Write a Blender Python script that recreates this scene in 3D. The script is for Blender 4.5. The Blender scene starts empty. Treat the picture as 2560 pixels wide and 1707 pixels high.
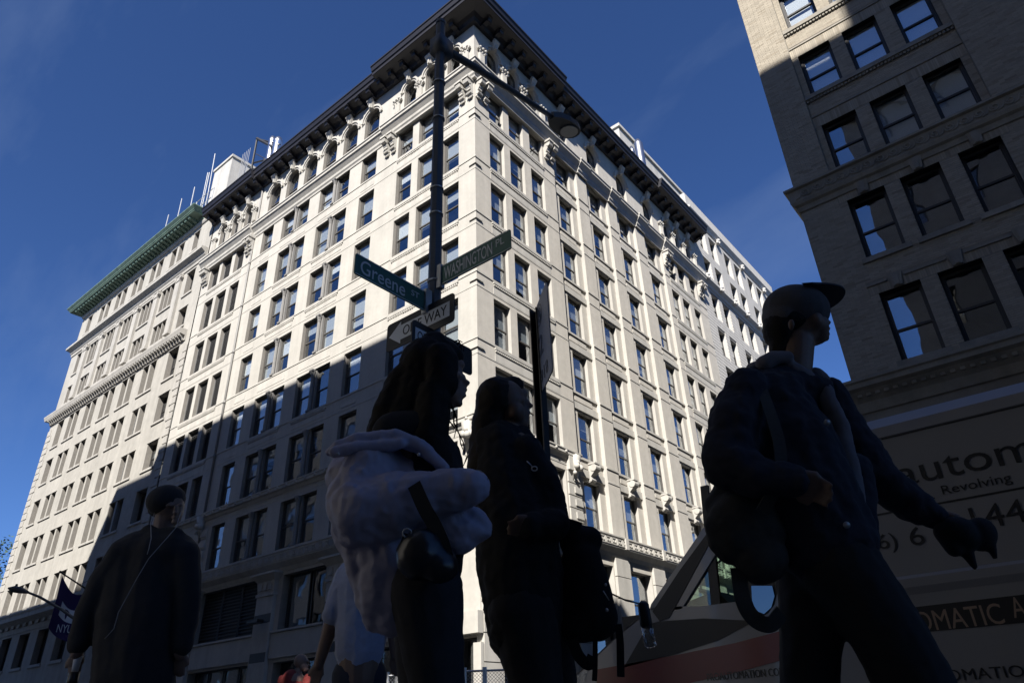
import bpy, bmesh, math, random
from mathutils import Vector, Matrix, noise
random.seed(7)
SC = bpy.context.scene
COL = SC.collection
rad = math.radians

# ------------------------------------------------------------------ camera
CAM_POS = Vector((18.58, -20.95, 0.45))
YAW, PITCH, ROLL, FPX = 0.668817547, 0.506914406, -0.0393251696, 1742.1
_fh = Vector((-math.sin(YAW), math.cos(YAW), 0)); _rh = Vector((math.cos(YAW), math.sin(YAW), 0)); _z = Vector((0, 0, 1))
FWD = _fh * math.cos(PITCH) + _z * math.sin(PITCH)
_u = -_fh * math.sin(PITCH) + _z * math.cos(PITCH)
RGT = _rh * math.cos(ROLL) + _u * math.sin(ROLL)
UPV = -_rh * math.sin(ROLL) + _u * math.cos(ROLL)
cam = bpy.data.cameras.new('camera'); cam.sensor_width = 36.0; cam.lens = 36.0 * FPX / 2560.0
cam.clip_start = 0.05; cam.clip_end = 3000
camo = bpy.data.objects.new('camera', cam); COL.objects.link(camo)
camo.matrix_world = Matrix(((RGT.x, UPV.x, -FWD.x, CAM_POS.x), (RGT.y, UPV.y, -FWD.y, CAM_POS.y), (RGT.z, UPV.z, -FWD.z, CAM_POS.z), (0, 0, 0, 1)))
SC.camera = camo

# ------------------------------------------------------------------ light
SUN = Vector((0.50, -1.0, 1.0)).normalized()
w = bpy.data.worlds.new('World'); SC.world = w; w.use_nodes = True
nt = w.node_tree; bg = nt.nodes['Background']
sky = nt.nodes.new('ShaderNodeTexSky'); sky.sky_type = 'NISHITA'; sky.sun_disc = False
sky.sun_elevation = math.asin(SUN.z); sky.sun_rotation = math.atan2(SUN.x, SUN.y)
sky.air_density = 0.85; sky.dust_density = 0.0; sky.ozone_density = 6.0; sky.altitude = 20
tint = nt.nodes.new('ShaderNodeMix'); tint.data_type = 'RGBA'; tint.blend_type = 'MULTIPLY'; tint.inputs[0].default_value = 1.0; tint.inputs[7].default_value = (.62, .78, 1.06, 1)
tc = nt.nodes.new('ShaderNodeTexCoord'); mp0 = nt.nodes.new('ShaderNodeMapping'); mp0.inputs['Rotation'].default_value = (0.3, .5, .4); mp0.inputs['Scale'].default_value = (1.2, 5.5, 3.0)
cn = nt.nodes.new('ShaderNodeTexNoise'); cn.inputs['Scale'].default_value = 1.1; cn.inputs['Detail'].default_value = 7; cn.inputs['Roughness'].default_value = .55
cr = nt.nodes.new('ShaderNodeMapRange'); cr.inputs[1].default_value = .5; cr.inputs[2].default_value = .85; cr.inputs[3].default_value = 0; cr.inputs[4].default_value = .22
cm_ = nt.nodes.new('ShaderNodeMix'); cm_.data_type = 'RGBA'; cm_.inputs[7].default_value = (3.2, 4.2, 6.0, 1)   # thin cirrus veils
nt.links.new(tc.outputs['Generated'], mp0.inputs[0]); nt.links.new(mp0.outputs[0], cn.inputs['Vector']); nt.links.new(cn.outputs['Fac'], cr.inputs[0]); nt.links.new(cr.outputs[0], cm_.inputs[0])
nt.links.new(sky.outputs[0], tint.inputs[6]); nt.links.new(tint.outputs[2], cm_.inputs[6]); nt.links.new(cm_.outputs[2], bg.inputs[0]); bg.inputs[1].default_value = 0.054
sl = bpy.data.lights.new('sun', 'SUN'); sl.energy = 5.0; sl.angle = rad(0.5); sl.color = (1.0, 0.95, 0.87)
so = bpy.data.objects.new('sun', sl); COL.objects.link(so)
so.rotation_euler = SUN.to_track_quat('Z', 'Y').to_euler(); so.location = (20, -60, 80)
SC.view_settings.view_transform = 'Standard'; SC.view_settings.look = 'None'
SC.view_settings.gamma = 1.0; SC.view_settings.exposure = 1.2; SC.view_settings.use_curve_mapping = False
SC.render.engine = 'CYCLES'
SC.cycles.max_bounces = 6; SC.cycles.diffuse_bounces = 4; SC.cycles.glossy_bounces = 3; SC.cycles.transmission_bounces = 3
SC.cycles.transparent_max_bounces = 12; SC.cycles.caustics_reflective = False; SC.cycles.caustics_refractive = False

# ------------------------------------------------------------------ pixel (photo at 2560 wide) -> world
def ray(x, y):
    return (FWD + RGT * ((x - 1280.0) / FPX) - UPV * ((y - 853.5) / FPX))
def at(x, y, dep): return CAM_POS + ray(x, y) * dep
def on_x(x, y, X):
    d = ray(x, y); return CAM_POS + d * ((X - CAM_POS.x) / d.x)
def on_y(x, y, Y):
    d = ray(x, y); return CAM_POS + d * ((Y - CAM_POS.y) / d.y)

# ------------------------------------------------------------------ materials
def mat(name, color, rough=0.7, metal=0.0, noise_amt=0.0, noise_scale=3.0, streak=0.0, bump=0.0, bump_scale=40.0, spec=0.5,
        tint=None, coat=0.0, attr=None, blotch=None):
    m = bpy.data.materials.new(name); m.use_nodes = True
    t = m.node_tree; b = t.nodes['Principled BSDF']
    b.inputs['Base Color'].default_value = (*color, 1); b.inputs['Roughness'].default_value = rough
    b.inputs['Metallic'].default_value = metal; b.inputs['Specular IOR Level'].default_value = spec
    b.inputs['Coat Weight'].default_value = coat
    g = t.nodes.new('ShaderNodeNewGeometry')
    src = None
    if attr:
        a = t.nodes.new('ShaderNodeAttribute'); a.attribute_name = attr; src = a.outputs['Color']
    def mul(src, fac, lo, hi):
        mx = t.nodes.new('ShaderNodeMix'); mx.data_type = 'RGBA'; mx.blend_type = 'MULTIPLY'; mx.inputs[0].default_value = 1.0
        mr = t.nodes.new('ShaderNodeMapRange'); mr.inputs[1].default_value = 0.3; mr.inputs[2].default_value = 0.7
        mr.inputs[3].default_value = lo; mr.inputs[4].default_value = hi
        t.links.new(fac, mr.inputs[0])
        if src is None: mx.inputs[6].default_value = (*color, 1)
        else: t.links.new(src, mx.inputs[6])
        t.links.new(mr.outputs[0], mx.inputs[7])
        return mx.outputs[2]
    if noise_amt:
        n = t.nodes.new('ShaderNodeTexNoise'); n.inputs['Scale'].default_value = noise_scale; n.inputs['Detail'].default_value = 6
        t.links.new(g.outputs['Position'], n.inputs['Vector']); src = mul(src, n.outputs['Fac'], 1 - noise_amt, 1 + noise_amt * .6)
        n2 = t.nodes.new('ShaderNodeTexNoise'); n2.inputs['Scale'].default_value = noise_scale * 7.3; n2.inputs['Detail'].default_value = 4
        t.links.new(g.outputs['Position'], n2.inputs['Vector']); src = mul(src, n2.outputs['Fac'], 1 - noise_amt * .6, 1 + noise_amt * .4)
    if streak:
        mp = t.nodes.new('ShaderNodeMapping'); mp.inputs['Scale'].default_value = (1.6, 1.6, 0.09)
        t.links.new(g.outputs['Position'], mp.inputs['Vector'])
        n = t.nodes.new('ShaderNodeTexNoise'); n.inputs['Scale'].default_value = 1.3; n.inputs['Detail'].default_value = 5
        t.links.new(mp.outputs[0], n.inputs['Vector']); src = mul(src, n.outputs['Fac'], 1 - streak, 1 + streak * .3)
    if blotch:
        n = t.nodes.new('ShaderNodeTexNoise'); n.inputs['Scale'].default_value = blotch[1]; n.inputs['Detail'].default_value = 8; n.inputs['Roughness'].default_value = .65
        t.links.new(g.outputs['Position'], n.inputs['Vector']); src = mul(src, n.outputs['Fac'], 1 - blotch[0], 1.0)
    if src is not None: t.links.new(src, b.inputs['Base Color'])
    if bump:
        n = t.nodes.new('ShaderNodeTexNoise'); n.inputs['Scale'].default_value = bump_scale; n.inputs['Detail'].default_value = 5
        t.links.new(g.outputs['Position'], n.inputs['Vector'])
        bp = t.nodes.new('ShaderNodeBump'); bp.inputs['Strength'].default_value = bump; bp.inputs['Distance'].default_value = 0.02
        t.links.new(n.outputs['Fac'], bp.inputs['Height']); t.links.new(bp.outputs[0], b.inputs['Normal'])
    return m

def glass_mat(name, tint, refl, wav=0.35, wscale=0.9):
    m = bpy.data.materials.new(name); m.use_nodes = True; t = m.node_tree
    for n in list(t.nodes): t.nodes.remove(n)
    out = t.nodes.new('ShaderNodeOutputMaterial'); mix = t.nodes.new('ShaderNodeMixShader')
    tr = t.nodes.new('ShaderNodeBsdfTransparent'); tr.inputs[0].default_value = (*tint, 1)
    gl = t.nodes.new('ShaderNodeBsdfGlossy'); gl.inputs['Roughness'].default_value = 0.01; gl.inputs[0].default_value = (.95, .97, 1, 1)
    lw_ = t.nodes.new('ShaderNodeLayerWeight'); lw_.inputs['Blend'].default_value = .5
    pw = t.nodes.new('ShaderNodeMath'); pw.operation = 'POWER'; pw.inputs[1].default_value = 4.0; t.links.new(lw_.outputs['Facing'], pw.inputs[0])
    lw = t.nodes.new('ShaderNodeMapRange'); lw.inputs[3].default_value = refl; lw.inputs[4].default_value = 1.0; t.links.new(pw.outputs[0], lw.inputs[0])
    g = t.nodes.new('ShaderNodeNewGeometry'); nz = t.nodes.new('ShaderNodeTexNoise'); nz.inputs['Scale'].default_value = wscale; nz.inputs['Detail'].default_value = 1
    t.links.new(g.outputs['Position'], nz.inputs['Vector'])
    bp = t.nodes.new('ShaderNodeBump'); bp.inputs['Strength'].default_value = wav; bp.inputs['Distance'].default_value = 0.03
    t.links.new(nz.outputs['Fac'], bp.inputs['Height']); t.links.new(bp.outputs[0], gl.inputs['Normal'])
    t.links.new(lw.outputs[0], mix.inputs[0]); t.links.new(tr.outputs[0], mix.inputs[1]); t.links.new(gl.outputs[0], mix.inputs[2])
    t.links.new(mix.outputs[0], out.inputs['Surface'])
    return m

M = dict(
    lime=mat('limestone', (.41, .395, .365), .85, noise_amt=.08, noise_scale=.7, streak=.10, bump=.12, bump_scale=30),
    lime_trim=mat('limestone_trim', (.42, .405, .375), .8, noise_amt=.08, noise_scale=2.5, streak=.14, bump=.12, bump_scale=45),
    tan_brick=mat('tan_brick', (.45, .425, .385), .9, noise_amt=.08, noise_scale=2.2, streak=.08, bump=.25, bump_scale=55),
    nyu=mat('pale_brick', (.37, .355, .325), .9, noise_amt=.09, noise_scale=1.8, streak=.12, bump=.25, bump_scale=50, blotch=(.16, .35)),
    nyu_trim=mat('pale_stone_trim', (.36, .345, .32), .85, noise_amt=.1, noise_scale=2.5, streak=.14, bump=.15),
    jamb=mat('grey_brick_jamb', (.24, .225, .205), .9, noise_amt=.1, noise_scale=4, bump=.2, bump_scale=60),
    rule=mat('ruled_stone', (.45, .44, .425), .85, noise_amt=.09, noise_scale=1.5, streak=.1, bump=.15),
    joint=mat('dark_joint', (.16, .155, .15), .95),
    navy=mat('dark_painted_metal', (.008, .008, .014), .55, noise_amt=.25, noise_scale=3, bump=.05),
    copper=mat('green_copper', (.13, .205, .17), .7, noise_amt=.2, noise_scale=2, streak=.25),
    sash=mat('dark_sash', (.028, .027, .028), .5),
    sash_grey=mat('grey_brown_sash', (.075, .07, .066), .55),
    grey_paint=mat('grey_painted_iron', (.20, .195, .19), .6, noise_amt=.12, noise_scale=6),
    louver=mat('grey_louver', (.17, .17, .175), .55, noise_amt=.1),
    louver_dark=mat('dark_louver', (.035, .035, .038), .6),
    inside=mat('room_inside', (.10, .098, .095), .9),
    blind=mat('window_blind', (.44, .47, .50), .9),
    blind_white=mat('white_window_blind', (.74, .76, .78), .9),
    mortar=mat('mortar', (.25, .23, .20), .95, noise_amt=.1),
    brick=mat('buff_brick', (.33, .30, .25), .9, attr='tone', noise_amt=.05, noise_scale=6, bump=.06, bump_scale=30),
    rstone=mat('buff_stone_trim', (.27, .25, .215), .85, noise_amt=.14, noise_scale=2.5, streak=.2, bump=.2),
    asphalt=mat('asphalt', (.05, .05, .052), .9, noise_amt=.2, noise_scale=2, bump=.4, bump_scale=90),
    walk=mat('concrete_pavement', (.17, .168, .16), .9, noise_amt=.12, noise_scale=1.2, bump=.2, bump_scale=60),
    kerb=mat('granite_kerb', (.22, .22, .215), .85, noise_amt=.15, noise_scale=8),
    paint=mat('road_paint', (.6, .6, .57), .7, noise_amt=.2, noise_scale=5),
    roof=mat('roof_felt', (.16, .16, .16), .9),
    concrete=mat('penthouse_concrete', (.42, .41, .39), .9, noise_amt=.1, noise_scale=1.2, streak=.15),
    steel=mat('stainless_steel', (.62, .62, .64), .3, metal=1.0),
    galv=mat('galvanised_steel', (.42, .43, .44), .45, metal=.7),
    pole=mat('dark_green_grey_pole', (.06, .068, .08), .5, noise_amt=.15, noise_scale=6),
    black=mat('black_paint', (.012, .012, .013), .5),
    sign_green=mat('sign_green', (.035, .12, .095), .35),
    sign_white=mat('sign_white', (.62, .64, .66), .4),
    sign_black=mat('sign_black', (.015, .015, .017), .4),
    sign_red=mat('sign_red', (.35, .03, .03), .4),
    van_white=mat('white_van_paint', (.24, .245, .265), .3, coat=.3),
    van_red=mat('dark_red_stripe', (.16, .012, .015), .3),
    van_black=mat('black_plastic', (.014, .014, .015), .5),
    rubber=mat('rubber', (.012, .012, .012), .85),
    bark=mat('bark', (.08, .06, .045), .95, noise_amt=.3, noise_scale=12),
    leaf=mat('tree_leaves', (.05, .085, .03), .8, noise_amt=.4, noise_scale=1.5),
    skin=mat('skin', (.20, .125, .095), .55),
    skin_dark=mat('skin_warm', (.15, .095, .07), .55),
    hair=mat('dark_hair', (.012, .010, .009), .75, spec=.2),
    hair2=mat('brown_hair', (.018, .013, .010), .7, spec=.25),
    puffer=mat('lilac_grey_puffer', (.34, .33, .43), .6, noise_amt=.06, noise_scale=9),
    cloth_black=mat('black_cloth', (.012, .012, .014), .9, noise_amt=.1, noise_scale=20),
    cloth_black2=mat('washed_black_denim', (.022, .022, .026), .9, noise_amt=.15, noise_scale=14),
    cloth_navy=mat('navy_wool', (.018, .02, .032), .95, noise_amt=.1, noise_scale=18),
    cloth_grey=mat('grey_hoodie', (.15, .145, .165), .95, noise_amt=.08, noise_scale=25),
    cap=mat('faded_black_cap', (.08, .08, .09), .95, noise_amt=.15, noise_scale=20),
    shirt=mat('pale_blue_shirt', (.30, .34, .47), .9, noise_amt=.08, noise_scale=10),
    red=mat('red_top', (.16, .02, .018), .9),
    leather=mat('black_leather', (.012, .012, .013), .3),
    canvas=mat('dark_canvas_bag', (.05, .048, .045), .95, noise_amt=.15, noise_scale=12),
    white=mat('white_plastic', (.7, .7, .7), .4), cord=mat('grey_white_cord', (.22, .22, .23), .5),
    flag=mat('purple_flag', (.03, .016, .085), .85),
    denim=mat('dark_denim', (.02, .024, .04), .9),
)
M['glass'] = glass_mat('window_glass', (.93, .95, .96), .16)
M['glass_dark'] = glass_mat('dark_window_glass', (.86, .88, .89), .13)
M['van_glass'] = glass_mat('tinted_van_glass', (.78, .87, .81), .05, .05)
M['mirror'] = mat('mirror_glass', (.16, .17, .18), .02, metal=1.0)
M['clear'] = glass_mat('clear_plastic', (.9, .92, .93), .1, .5, 40)

# ------------------------------------------------------------------ mesh helpers
class MB:
    def __init__(s): s.v = []; s.f = []; s.m = []; s.mats = []; s.cur = 0; s.cols = None
    def use(s, m):
        if m not in s.mats: s.mats.append(m)
        s.cur = s.mats.index(m); return s
    def poly(s, pts):
        i = len(s.v); s.v += [tuple(p) for p in pts]; s.f.append(tuple(range(i, i + len(pts)))); s.m.append(s.cur)
    def hexa(s, p):  # 8 points: bottom 0-3 ccw, top 4-7
        i = len(s.v); s.v += [tuple(q) for q in p]
        for f in ((0, 3, 2, 1), (4, 5, 6, 7), (0, 1, 5, 4), (1, 2, 6, 5), (2, 3, 7, 6), (3, 0, 4, 7)):
            s.f.append(tuple(i + k for k in f)); s.m.append(s.cur)
    def box(s, x0, x1, y0, y1, z0, z1):
        s.hexa([(x0, y0, z0), (x1, y0, z0), (x1, y1, z0), (x0, y1, z0), (x0, y0, z1), (x1, y0, z1), (x1, y1, z1), (x0, y1, z1)])
    def prism(s, prof, ext):  # prof: list of 3D points (planar loop), ext: extrusion vector
        n = len(prof); i = len(s.v); e = Vector(ext)
        s.v += [tuple(p) for p in prof] + [tuple(Vector(p) + e) for p in prof]
        s.f.append(tuple(range(i + n - 1, i - 1, -1))); s.m.append(s.cur)
        s.f.append(tuple(range(i + n, i + 2 * n))); s.m.append(s.cur)
        for k in range(n):
            k2 = (k + 1) % n; s.f.append((i + k, i + k2, i + n + k2, i + n + k)); s.m.append(s.cur)
    def tube(s, pts, rs, n=8, caps=True):
        pts = [Vector(p) for p in pts]
        if not hasattr(rs, '__len__'): rs = [rs] * len(pts)
        i0 = len(s.v); prev = None
        for k, p in enumerate(pts):
            d = (pts[min(k + 1, len(pts) - 1)] - pts[max(k - 1, 0)]).normalized()
            if prev is None:
                a = d.cross(Vector((0, 0, 1)));
                if a.length < 1e-3: a = d.cross(Vector((1, 0, 0)))
            else: a = prev - d * prev.dot(d)
            a.normalize(); prev = a; b = d.cross(a)
            for j in range(n):
                t = 2 * math.pi * j / n; s.v.append(tuple(p + (a * math.cos(t) + b * math.sin(t)) * rs[k]))
        for k in range(len(pts) - 1):
            for j in range(n):
                j2 = (j + 1) % n; q = i0 + k * n
                s.f.append((q + j, q + j2, q + n + j2, q + n + j)); s.m.append(s.cur)
        if caps:
            s.f.append(tuple(i0 + j for j in range(n - 1, -1, -1))); s.m.append(s.cur)
            q = i0 + (len(pts) - 1) * n; s.f.append(tuple(q + j for j in range(n))); s.m.append(s.cur)
    def lathe(s, c, prof, n=12, axis=(0, 0, 1)):
        ax = Vector(axis).normalized(); c = Vector(c)
        s.tube([c + ax * z for r, z in prof], [max(r, 1e-4) for r, z in prof], n)
    def sphere(s, c, r, n=10, m=7, sc=(1, 1, 1)):
        pts = []; c = Vector(c)
        i = len(s.v)
        for a in range(m + 1):
            th = math.pi * a / m
            for b in range(n):
                ph = 2 * math.pi * b / n
                s.v.append((c.x + r * sc[0] * math.sin(th) * math.cos(ph), c.y + r * sc[1] * math.sin(th) * math.sin(ph), c.z + r * sc[2] * math.cos(th)))
        for a in range(m):
            for b in range(n):
                b2 = (b + 1) % n; s.f.append((i + a * n + b, i + a * n + n + b, i + a * n + n + b2, i + a * n + b2)); s.m.append(s.cur)
    def mesh(s, name, smooth=False, xf=None):
        me = bpy.data.meshes.new(name)
        vv = s.v if xf is None else [tuple(xf @ Vector(p)) for p in s.v]
        me.from_pydata(vv, [], s.f)
        for m in s.mats: me.materials.append(m)
        me.polygons.foreach_set('material_index', s.m)
        if smooth: me.polygons.foreach_set('use_smooth', [True] * len(s.f))
        me.update(); return me

def tag(o, label=None, cat=None, group=None, kind=None):
    if label: o['label'] = label
    if cat: o['category'] = cat
    if group: o['group'] = group
    if kind: o['kind'] = kind
    return o
def thing(name, label, cat, loc=(0, 0, 0), group=None):
    o = bpy.data.objects.new(name, None); COL.objects.link(o); o.location = loc; o.empty_display_size = .2
    return tag(o, label, cat, group)
IDM = Matrix.Identity(4)
def put(name, me, parent=None, xf=None, kind=None, label=None):
    """link mesh; geometry (with xf) is in world space, or in the space of a parent that is itself a part"""
    o = bpy.data.objects.new(name, me); COL.objects.link(o)
    if parent is not None:
        o.parent = parent
        if parent.type == 'EMPTY': o.matrix_parent_inverse = Matrix.Translation(-parent.location)
    if xf is not None: o.matrix_basis = xf
    if kind: o['kind'] = kind
    if label: o['label'] = label
    return o

class Fr:
    """facade frame: u along, d outward, z up"""
    def __init__(s, ox, oy, rot): s.X = Matrix.Translation((ox, oy, 0)) @ Matrix.Rotation(rad(rot), 4, 'Z')
    def P(s, u, z, d=0): return s.X @ Vector((u, -d, z))
    def T(s, u, z, d=0): return s.X @ Matrix.Translation((u, -d, z))
    def box(s, mb, u0, u1, z0, z1, d0, d1):
        P = s.P
        mb.hexa([P(u0, z0, d1), P(u1, z0, d1), P(u1, z0, d0), P(u0, z0, d0), P(u0, z1, d1), P(u1, z1, d1), P(u1, z1, d0), P(u0, z1, d0)])
    def prism(s, mb, prof, u0, u1):   # prof (d,z) loop, extruded along u
        e = s.P(u1, 0) - s.P(u0, 0)
        mb.prism([s.P(u0, z, d) for d, z in prof], e)

UNIT = {}
def unit(m):
    if m.name not in UNIT:
        b = MB().use(m); b.box(-.5, .5, -.5, .5, -.5, .5); UNIT[m.name] = b.mesh('block_' + m.name)
    return UNIT[m.name]
def piece(name, fr, u0, u1, z0, z1, d0, d1, m, parent):
    xf = fr.T((u0 + u1) / 2, (z0 + z1) / 2, (d0 + d1) / 2) @ Matrix.Diagonal((u1 - u0, d1 - d0, z1 - z0, 1))
    return put(name, unit(m), parent, xf)

def wall_sheet(mb, fr, u0, u1, z0, z1, ops, d=0.0, depth=.45, m=None, mj=None):
    """ops: (a,b,c,t[,arch]) rectangular openings with reveals; arch: semicircular head inside the rectangle"""
    us = sorted({u0, u1} | {o[0] for o in ops} | {o[1] for o in ops}); zs = sorted({z0, z1} | {o[2] for o in ops} | {o[3] for o in ops})
    us = [u for u in us if u0 <= u <= u1]; zs = [z for z in zs if z0 <= z <= z1]
    P = fr.P
    if m: mb.use(m)
    for j in range(len(zs) - 1):
        zc = (zs[j] + zs[j + 1]) / 2; run = None
        for i in range(len(us) - 1):
            uc = (us[i] + us[i + 1]) / 2
            hole = any(o[0] < uc < o[1] and o[2] < zc < o[3] for o in ops)
            if not hole and run is None: run = us[i]
            if run is not None and (hole or i == len(us) - 2):
                e = us[i] if hole else us[i + 1]
                if e > run: mb.poly([P(run, zs[j], d), P(e, zs[j], d), P(e, zs[j + 1], d), P(run, zs[j + 1], d)])
                run = None
    for o in ops:
        a, b, c, t = o[:4]; e = d - depth
        if mj: mb.use(mj)
        arch = len(o) > 4 and o[4]
        top = t - (b - a) / 2 if arch else t
        mb.poly([P(a, c, d), P(a, top, d), P(a, top, e), P(a, c, e)]); mb.poly([P(b, top, d), P(b, c, d), P(b, c, e), P(b, top, e)])
        if m: mb.use(m)
        mb.poly([P(b, c, d), P(a, c, d), P(a, c, e), P(b, c, e)])
        if mj: mb.use(mj)
        if not arch: mb.poly([P(a, t, d), P(b, t, d), P(b, t, e), P(a, t, e)])
        else:
            r = (b - a) / 2; n = 10; arc = [(a + r - r * math.cos(math.pi * k / n), top + r * math.sin(math.pi * k / n)) for k in range(n + 1)]
            for k in range(n):
                p, q = arc[k], arc[k + 1]; mb.poly([P(p[0], p[1], d), P(q[0], q[1], d), P(q[0], q[1], e), P(p[0], p[1], e)])
            if m: mb.use(m)
            h = n // 2
            for k in range(h):
                p, q = arc[k], arc[k + 1]; mb.poly([P(a, t, d), P(p[0], p[1], d), P(q[0], q[1], d)])
                p, q = arc[n - k - 1], arc[n - k]; mb.poly([P(b, t, d), P(p[0], p[1], d), P(q[0], q[1], d)])

def sweep(mb, path, prof, closed_ends=True):
    """path: list of (x,y) with outward normals implied to the right of travel; prof: list of (d,z); mitred"""
    pts = [Vector((p[0], p[1])) for p in path]; n = len(pts); offs = []
    for i in range(n):
        def nrm(a, b):
            t = (b - a).normalized(); return Vector((t.y, -t.x))
        if i == 0: o = nrm(pts[0], pts[1])
        elif i == n - 1: o = nrm(pts[-2], pts[-1])
        else:
            a, b = nrm(pts[i - 1], pts[i]), nrm(pts[i], pts[i + 1]); o = (a + b); o = o / o.dot(a)
        offs.append(o)
    k = len(prof); i0 = len(mb.v)
    for p, o in zip(pts, offs):
        for d, z in prof: mb.v.append((p.x + o.x * d, p.y + o.y * d, z))
    for i in range(n - 1):
        for j in range(k):
            j2 = (j + 1) % k; q = i0 + i * k
            mb.f.append((q + j, q + k + j, q + k + j2, q + j2)); mb.m.append(mb.cur)
    mb.f.append(tuple(i0 + j for j in range(k))); mb.m.append(mb.cur)
    q = i0 + (n - 1) * k; mb.f.append(tuple(q + j for j in range(k - 1, -1, -1))); mb.m.append(mb.cur)

# ------------------------------------------------------------------ windows (mesh data shared between alike windows)
WIN = {}
def win_meshes(w_, h_, fm, gm, arch=False, style='sash'):
    key = (round(w_, 2), round(h_, 2), fm.name, gm.name, arch, style)
    if key in WIN: return WIN[key]
    b = MB().use(fm); t = .075; D = .12; hw = w_ / 2
    top = h_ - hw if arch else h_
    b.box(-hw, -hw + t, 0, D, 0, top); b.box(hw - t, hw, 0, D, 0, top); b.box(-hw + t, hw - t, 0, D, 0, t * 1.3)
    mid = h_ * (.47 if not arch else .42)
    if style != 'fixed':
        b.box(-hw + t, hw - t, .02, D - .01, mid - .035, mid + .035)
        for z0, z1, y in ((t * 1.3, mid - .035, .05), (mid + .035, (top if arch else h_ - t), .025)):
            b.box(-hw + t, -hw + t + .045, y, y + .04, z0, z1); b.box(hw - t - .045, hw - t, y, y + .04, z0, z1)
    if not arch: b.box(-hw + t, hw - t, 0, D, h_ - t, h_)
    else:
        n = 10
        for k in range(n):
            a0, a1 = math.pi * k / n, math.pi * (k + 1) / n
            def pt(a, r, y): return (-math.cos(a) * r, y, top + math.sin(a) * r)
            b.hexa([pt(a0, hw, 0), pt(a1, hw, 0), pt(a1, hw, D), pt(a0, hw, D), pt(a0, hw - t, 0), pt(a1, hw - t, 0), pt(a1, hw - t, D), pt(a0, hw - t, D)])
    fr_ = b.mesh('window_frame')
    iw = hw - t - .02
    lo = MB().use(gm); lo.box(-iw, iw, .068, .074, t, mid)
    hi = MB().use(gm)
    if arch:
        n = 10; loop = [(-iw, .045, mid), (iw, .045, mid)] + [(math.cos(math.pi * k / n) * iw, .045, top + math.sin(math.pi * k / n) * iw) for k in range(n + 1)]
        hi.prism(loop, (0, .006, 0))
    else: hi.box(-iw, iw, .043, .049, mid, h_ - t)
    WIN[key] = (fr_, lo.mesh('pane'), hi.mesh('pane')); return WIN[key]
BL = {}
def blind_mesh(w_, h_, frac, m):
    key = (round(w_, 2), round(h_, 2), frac, m.name)
    if key not in BL:
        b = MB().use(m); b.box(-w_ / 2 + .09, w_ / 2 - .09, .16, .17, h_ * (1 - frac), h_ - .03); BL[key] = b.mesh('blind')
    return BL[key]
def window(fr, parent, u0, u1, z0, z1, d=-.30, fm=None, gm=None, arch=False, style='sash', blind=None, name='window', bm=None):
    fm = fm or M['sash']; gm = gm or M['glass']
    f, lo, hi = win_meshes(u1 - u0, z1 - z0, fm, gm, arch, style)
    o = put(name, f, parent, fr.T((u0 + u1) / 2, z0, d))
    put('pane', lo, o); put('pane', hi, o)
    if blind is None: blind = random.choice([0, .3, .45, .5, .5, .52, .55, .6, .75, .97])
    if blind and not arch: put('blind', blind_mesh(u1 - u0, z1 - z0, blind, bm or (M['blind_white'] if random.random() < .16 else M['blind'])), o)
    return o
LV = {}
def louver(fr, parent, u0, u1, z0, z1, d=-.25, m=None, n=None, arch=False, name='louver_panel'):
    w_, h_ = u1 - u0, z1 - z0; m = m or M['louver']; n = n or int(h_ / .135)
    key = (round(w_, 2), round(h_, 2), m.name, n, arch)
    if key not in LV:
        b = MB().use(m); hw = w_ / 2; t = .05; top = h_
        b.box(-hw, -hw + t, 0, .1, 0, h_ - (hw if arch else 0)); b.box(hw - t, hw, 0, .1, 0, h_ - (hw if arch else 0)); b.box(-hw, hw, 0, .1, 0, t)
        for k in range(n):
            z = t + (h_ - 2 * t) * k / n; hh = (h_ - 2 * t) / n; ww = hw - t
            if arch and z > h_ - hw: ww = max(.05, math.sqrt(max(0, hw * hw - (z + hh - h_ + hw) ** 2)) - t)
            b.hexa([(-ww, .0, z), (ww, .0, z), (ww, .09, z + hh * .55), (-ww, .09, z + hh * .55), (-ww, .0, z + .018), (ww, .0, z + .018), (ww, .09, z + hh * .55 + .018), (-ww, .09, z + hh * .55 + .018)])
        b.use(M['louver_dark']); b.box(-hw, hw, .11, .13, 0, h_ - (.3 * hw if arch else 0))
        LV[key] = b.mesh('louver_panel')
    return put(name, LV[key], parent, fr.T((u0 + u1) / 2, z0, d))
# ================================================================== SETTING: ground
def flat(name, pts, z, m, kind='structure'):
    b = MB().use(m); b.poly([(x, y, z) for x, y in pts]); return tag(put(name, b.mesh(name)), kind=kind)
flat('ground', [(-400, -400), (400, -400), (400, 400), (-400, 400)], -.16, M['asphalt'])
flat('road', [(-120, -16.6), (120, -16.6), (120, -4.5), (-120, -4.5)], -.13, M['asphalt'])
b = MB().use(M['asphalt']); b.poly([(3.5, -60, -.126), (11.3, -60, -.126), (11.3, 120, -.126), (3.5, 120, -.126)]); tag(put('road', b.mesh('road')), kind='structure')
def pavement(x0, x1, y0, y1):
    b = MB().use(M['walk']); b.box(x0, x1, y0, y1, -.15, 0)
    o = tag(put('pavement', b.mesh('pavement')), kind='structure'); return o
pv = [pavement(-120, 3.35, -4.35, 0), pavement(-.0 - .6, 3.35, 0.004, 100), pavement(11.45, 60, -4.35, 0), pavement(11.45, 15.2, .004, 100), pavement(-120, 3.35, -23, -16.75), pavement(11.45, 60, -23, -16.75)]
kb = MB().use(M['kerb'])
for (x0, x1, y0, y1) in ((-120, 3.5, -4.5, -4.352), (3.352, 3.5, -4.35, 100), (11.3, 60, -4.5, -4.352), (11.3, 11.448, -4.35, 100), (-120, 3.5, -16.748, -16.6), (11.3, 60, -16.748, -16.6)):
    kb.box(x0, x1, y0, y1, -.15, .004)
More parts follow.
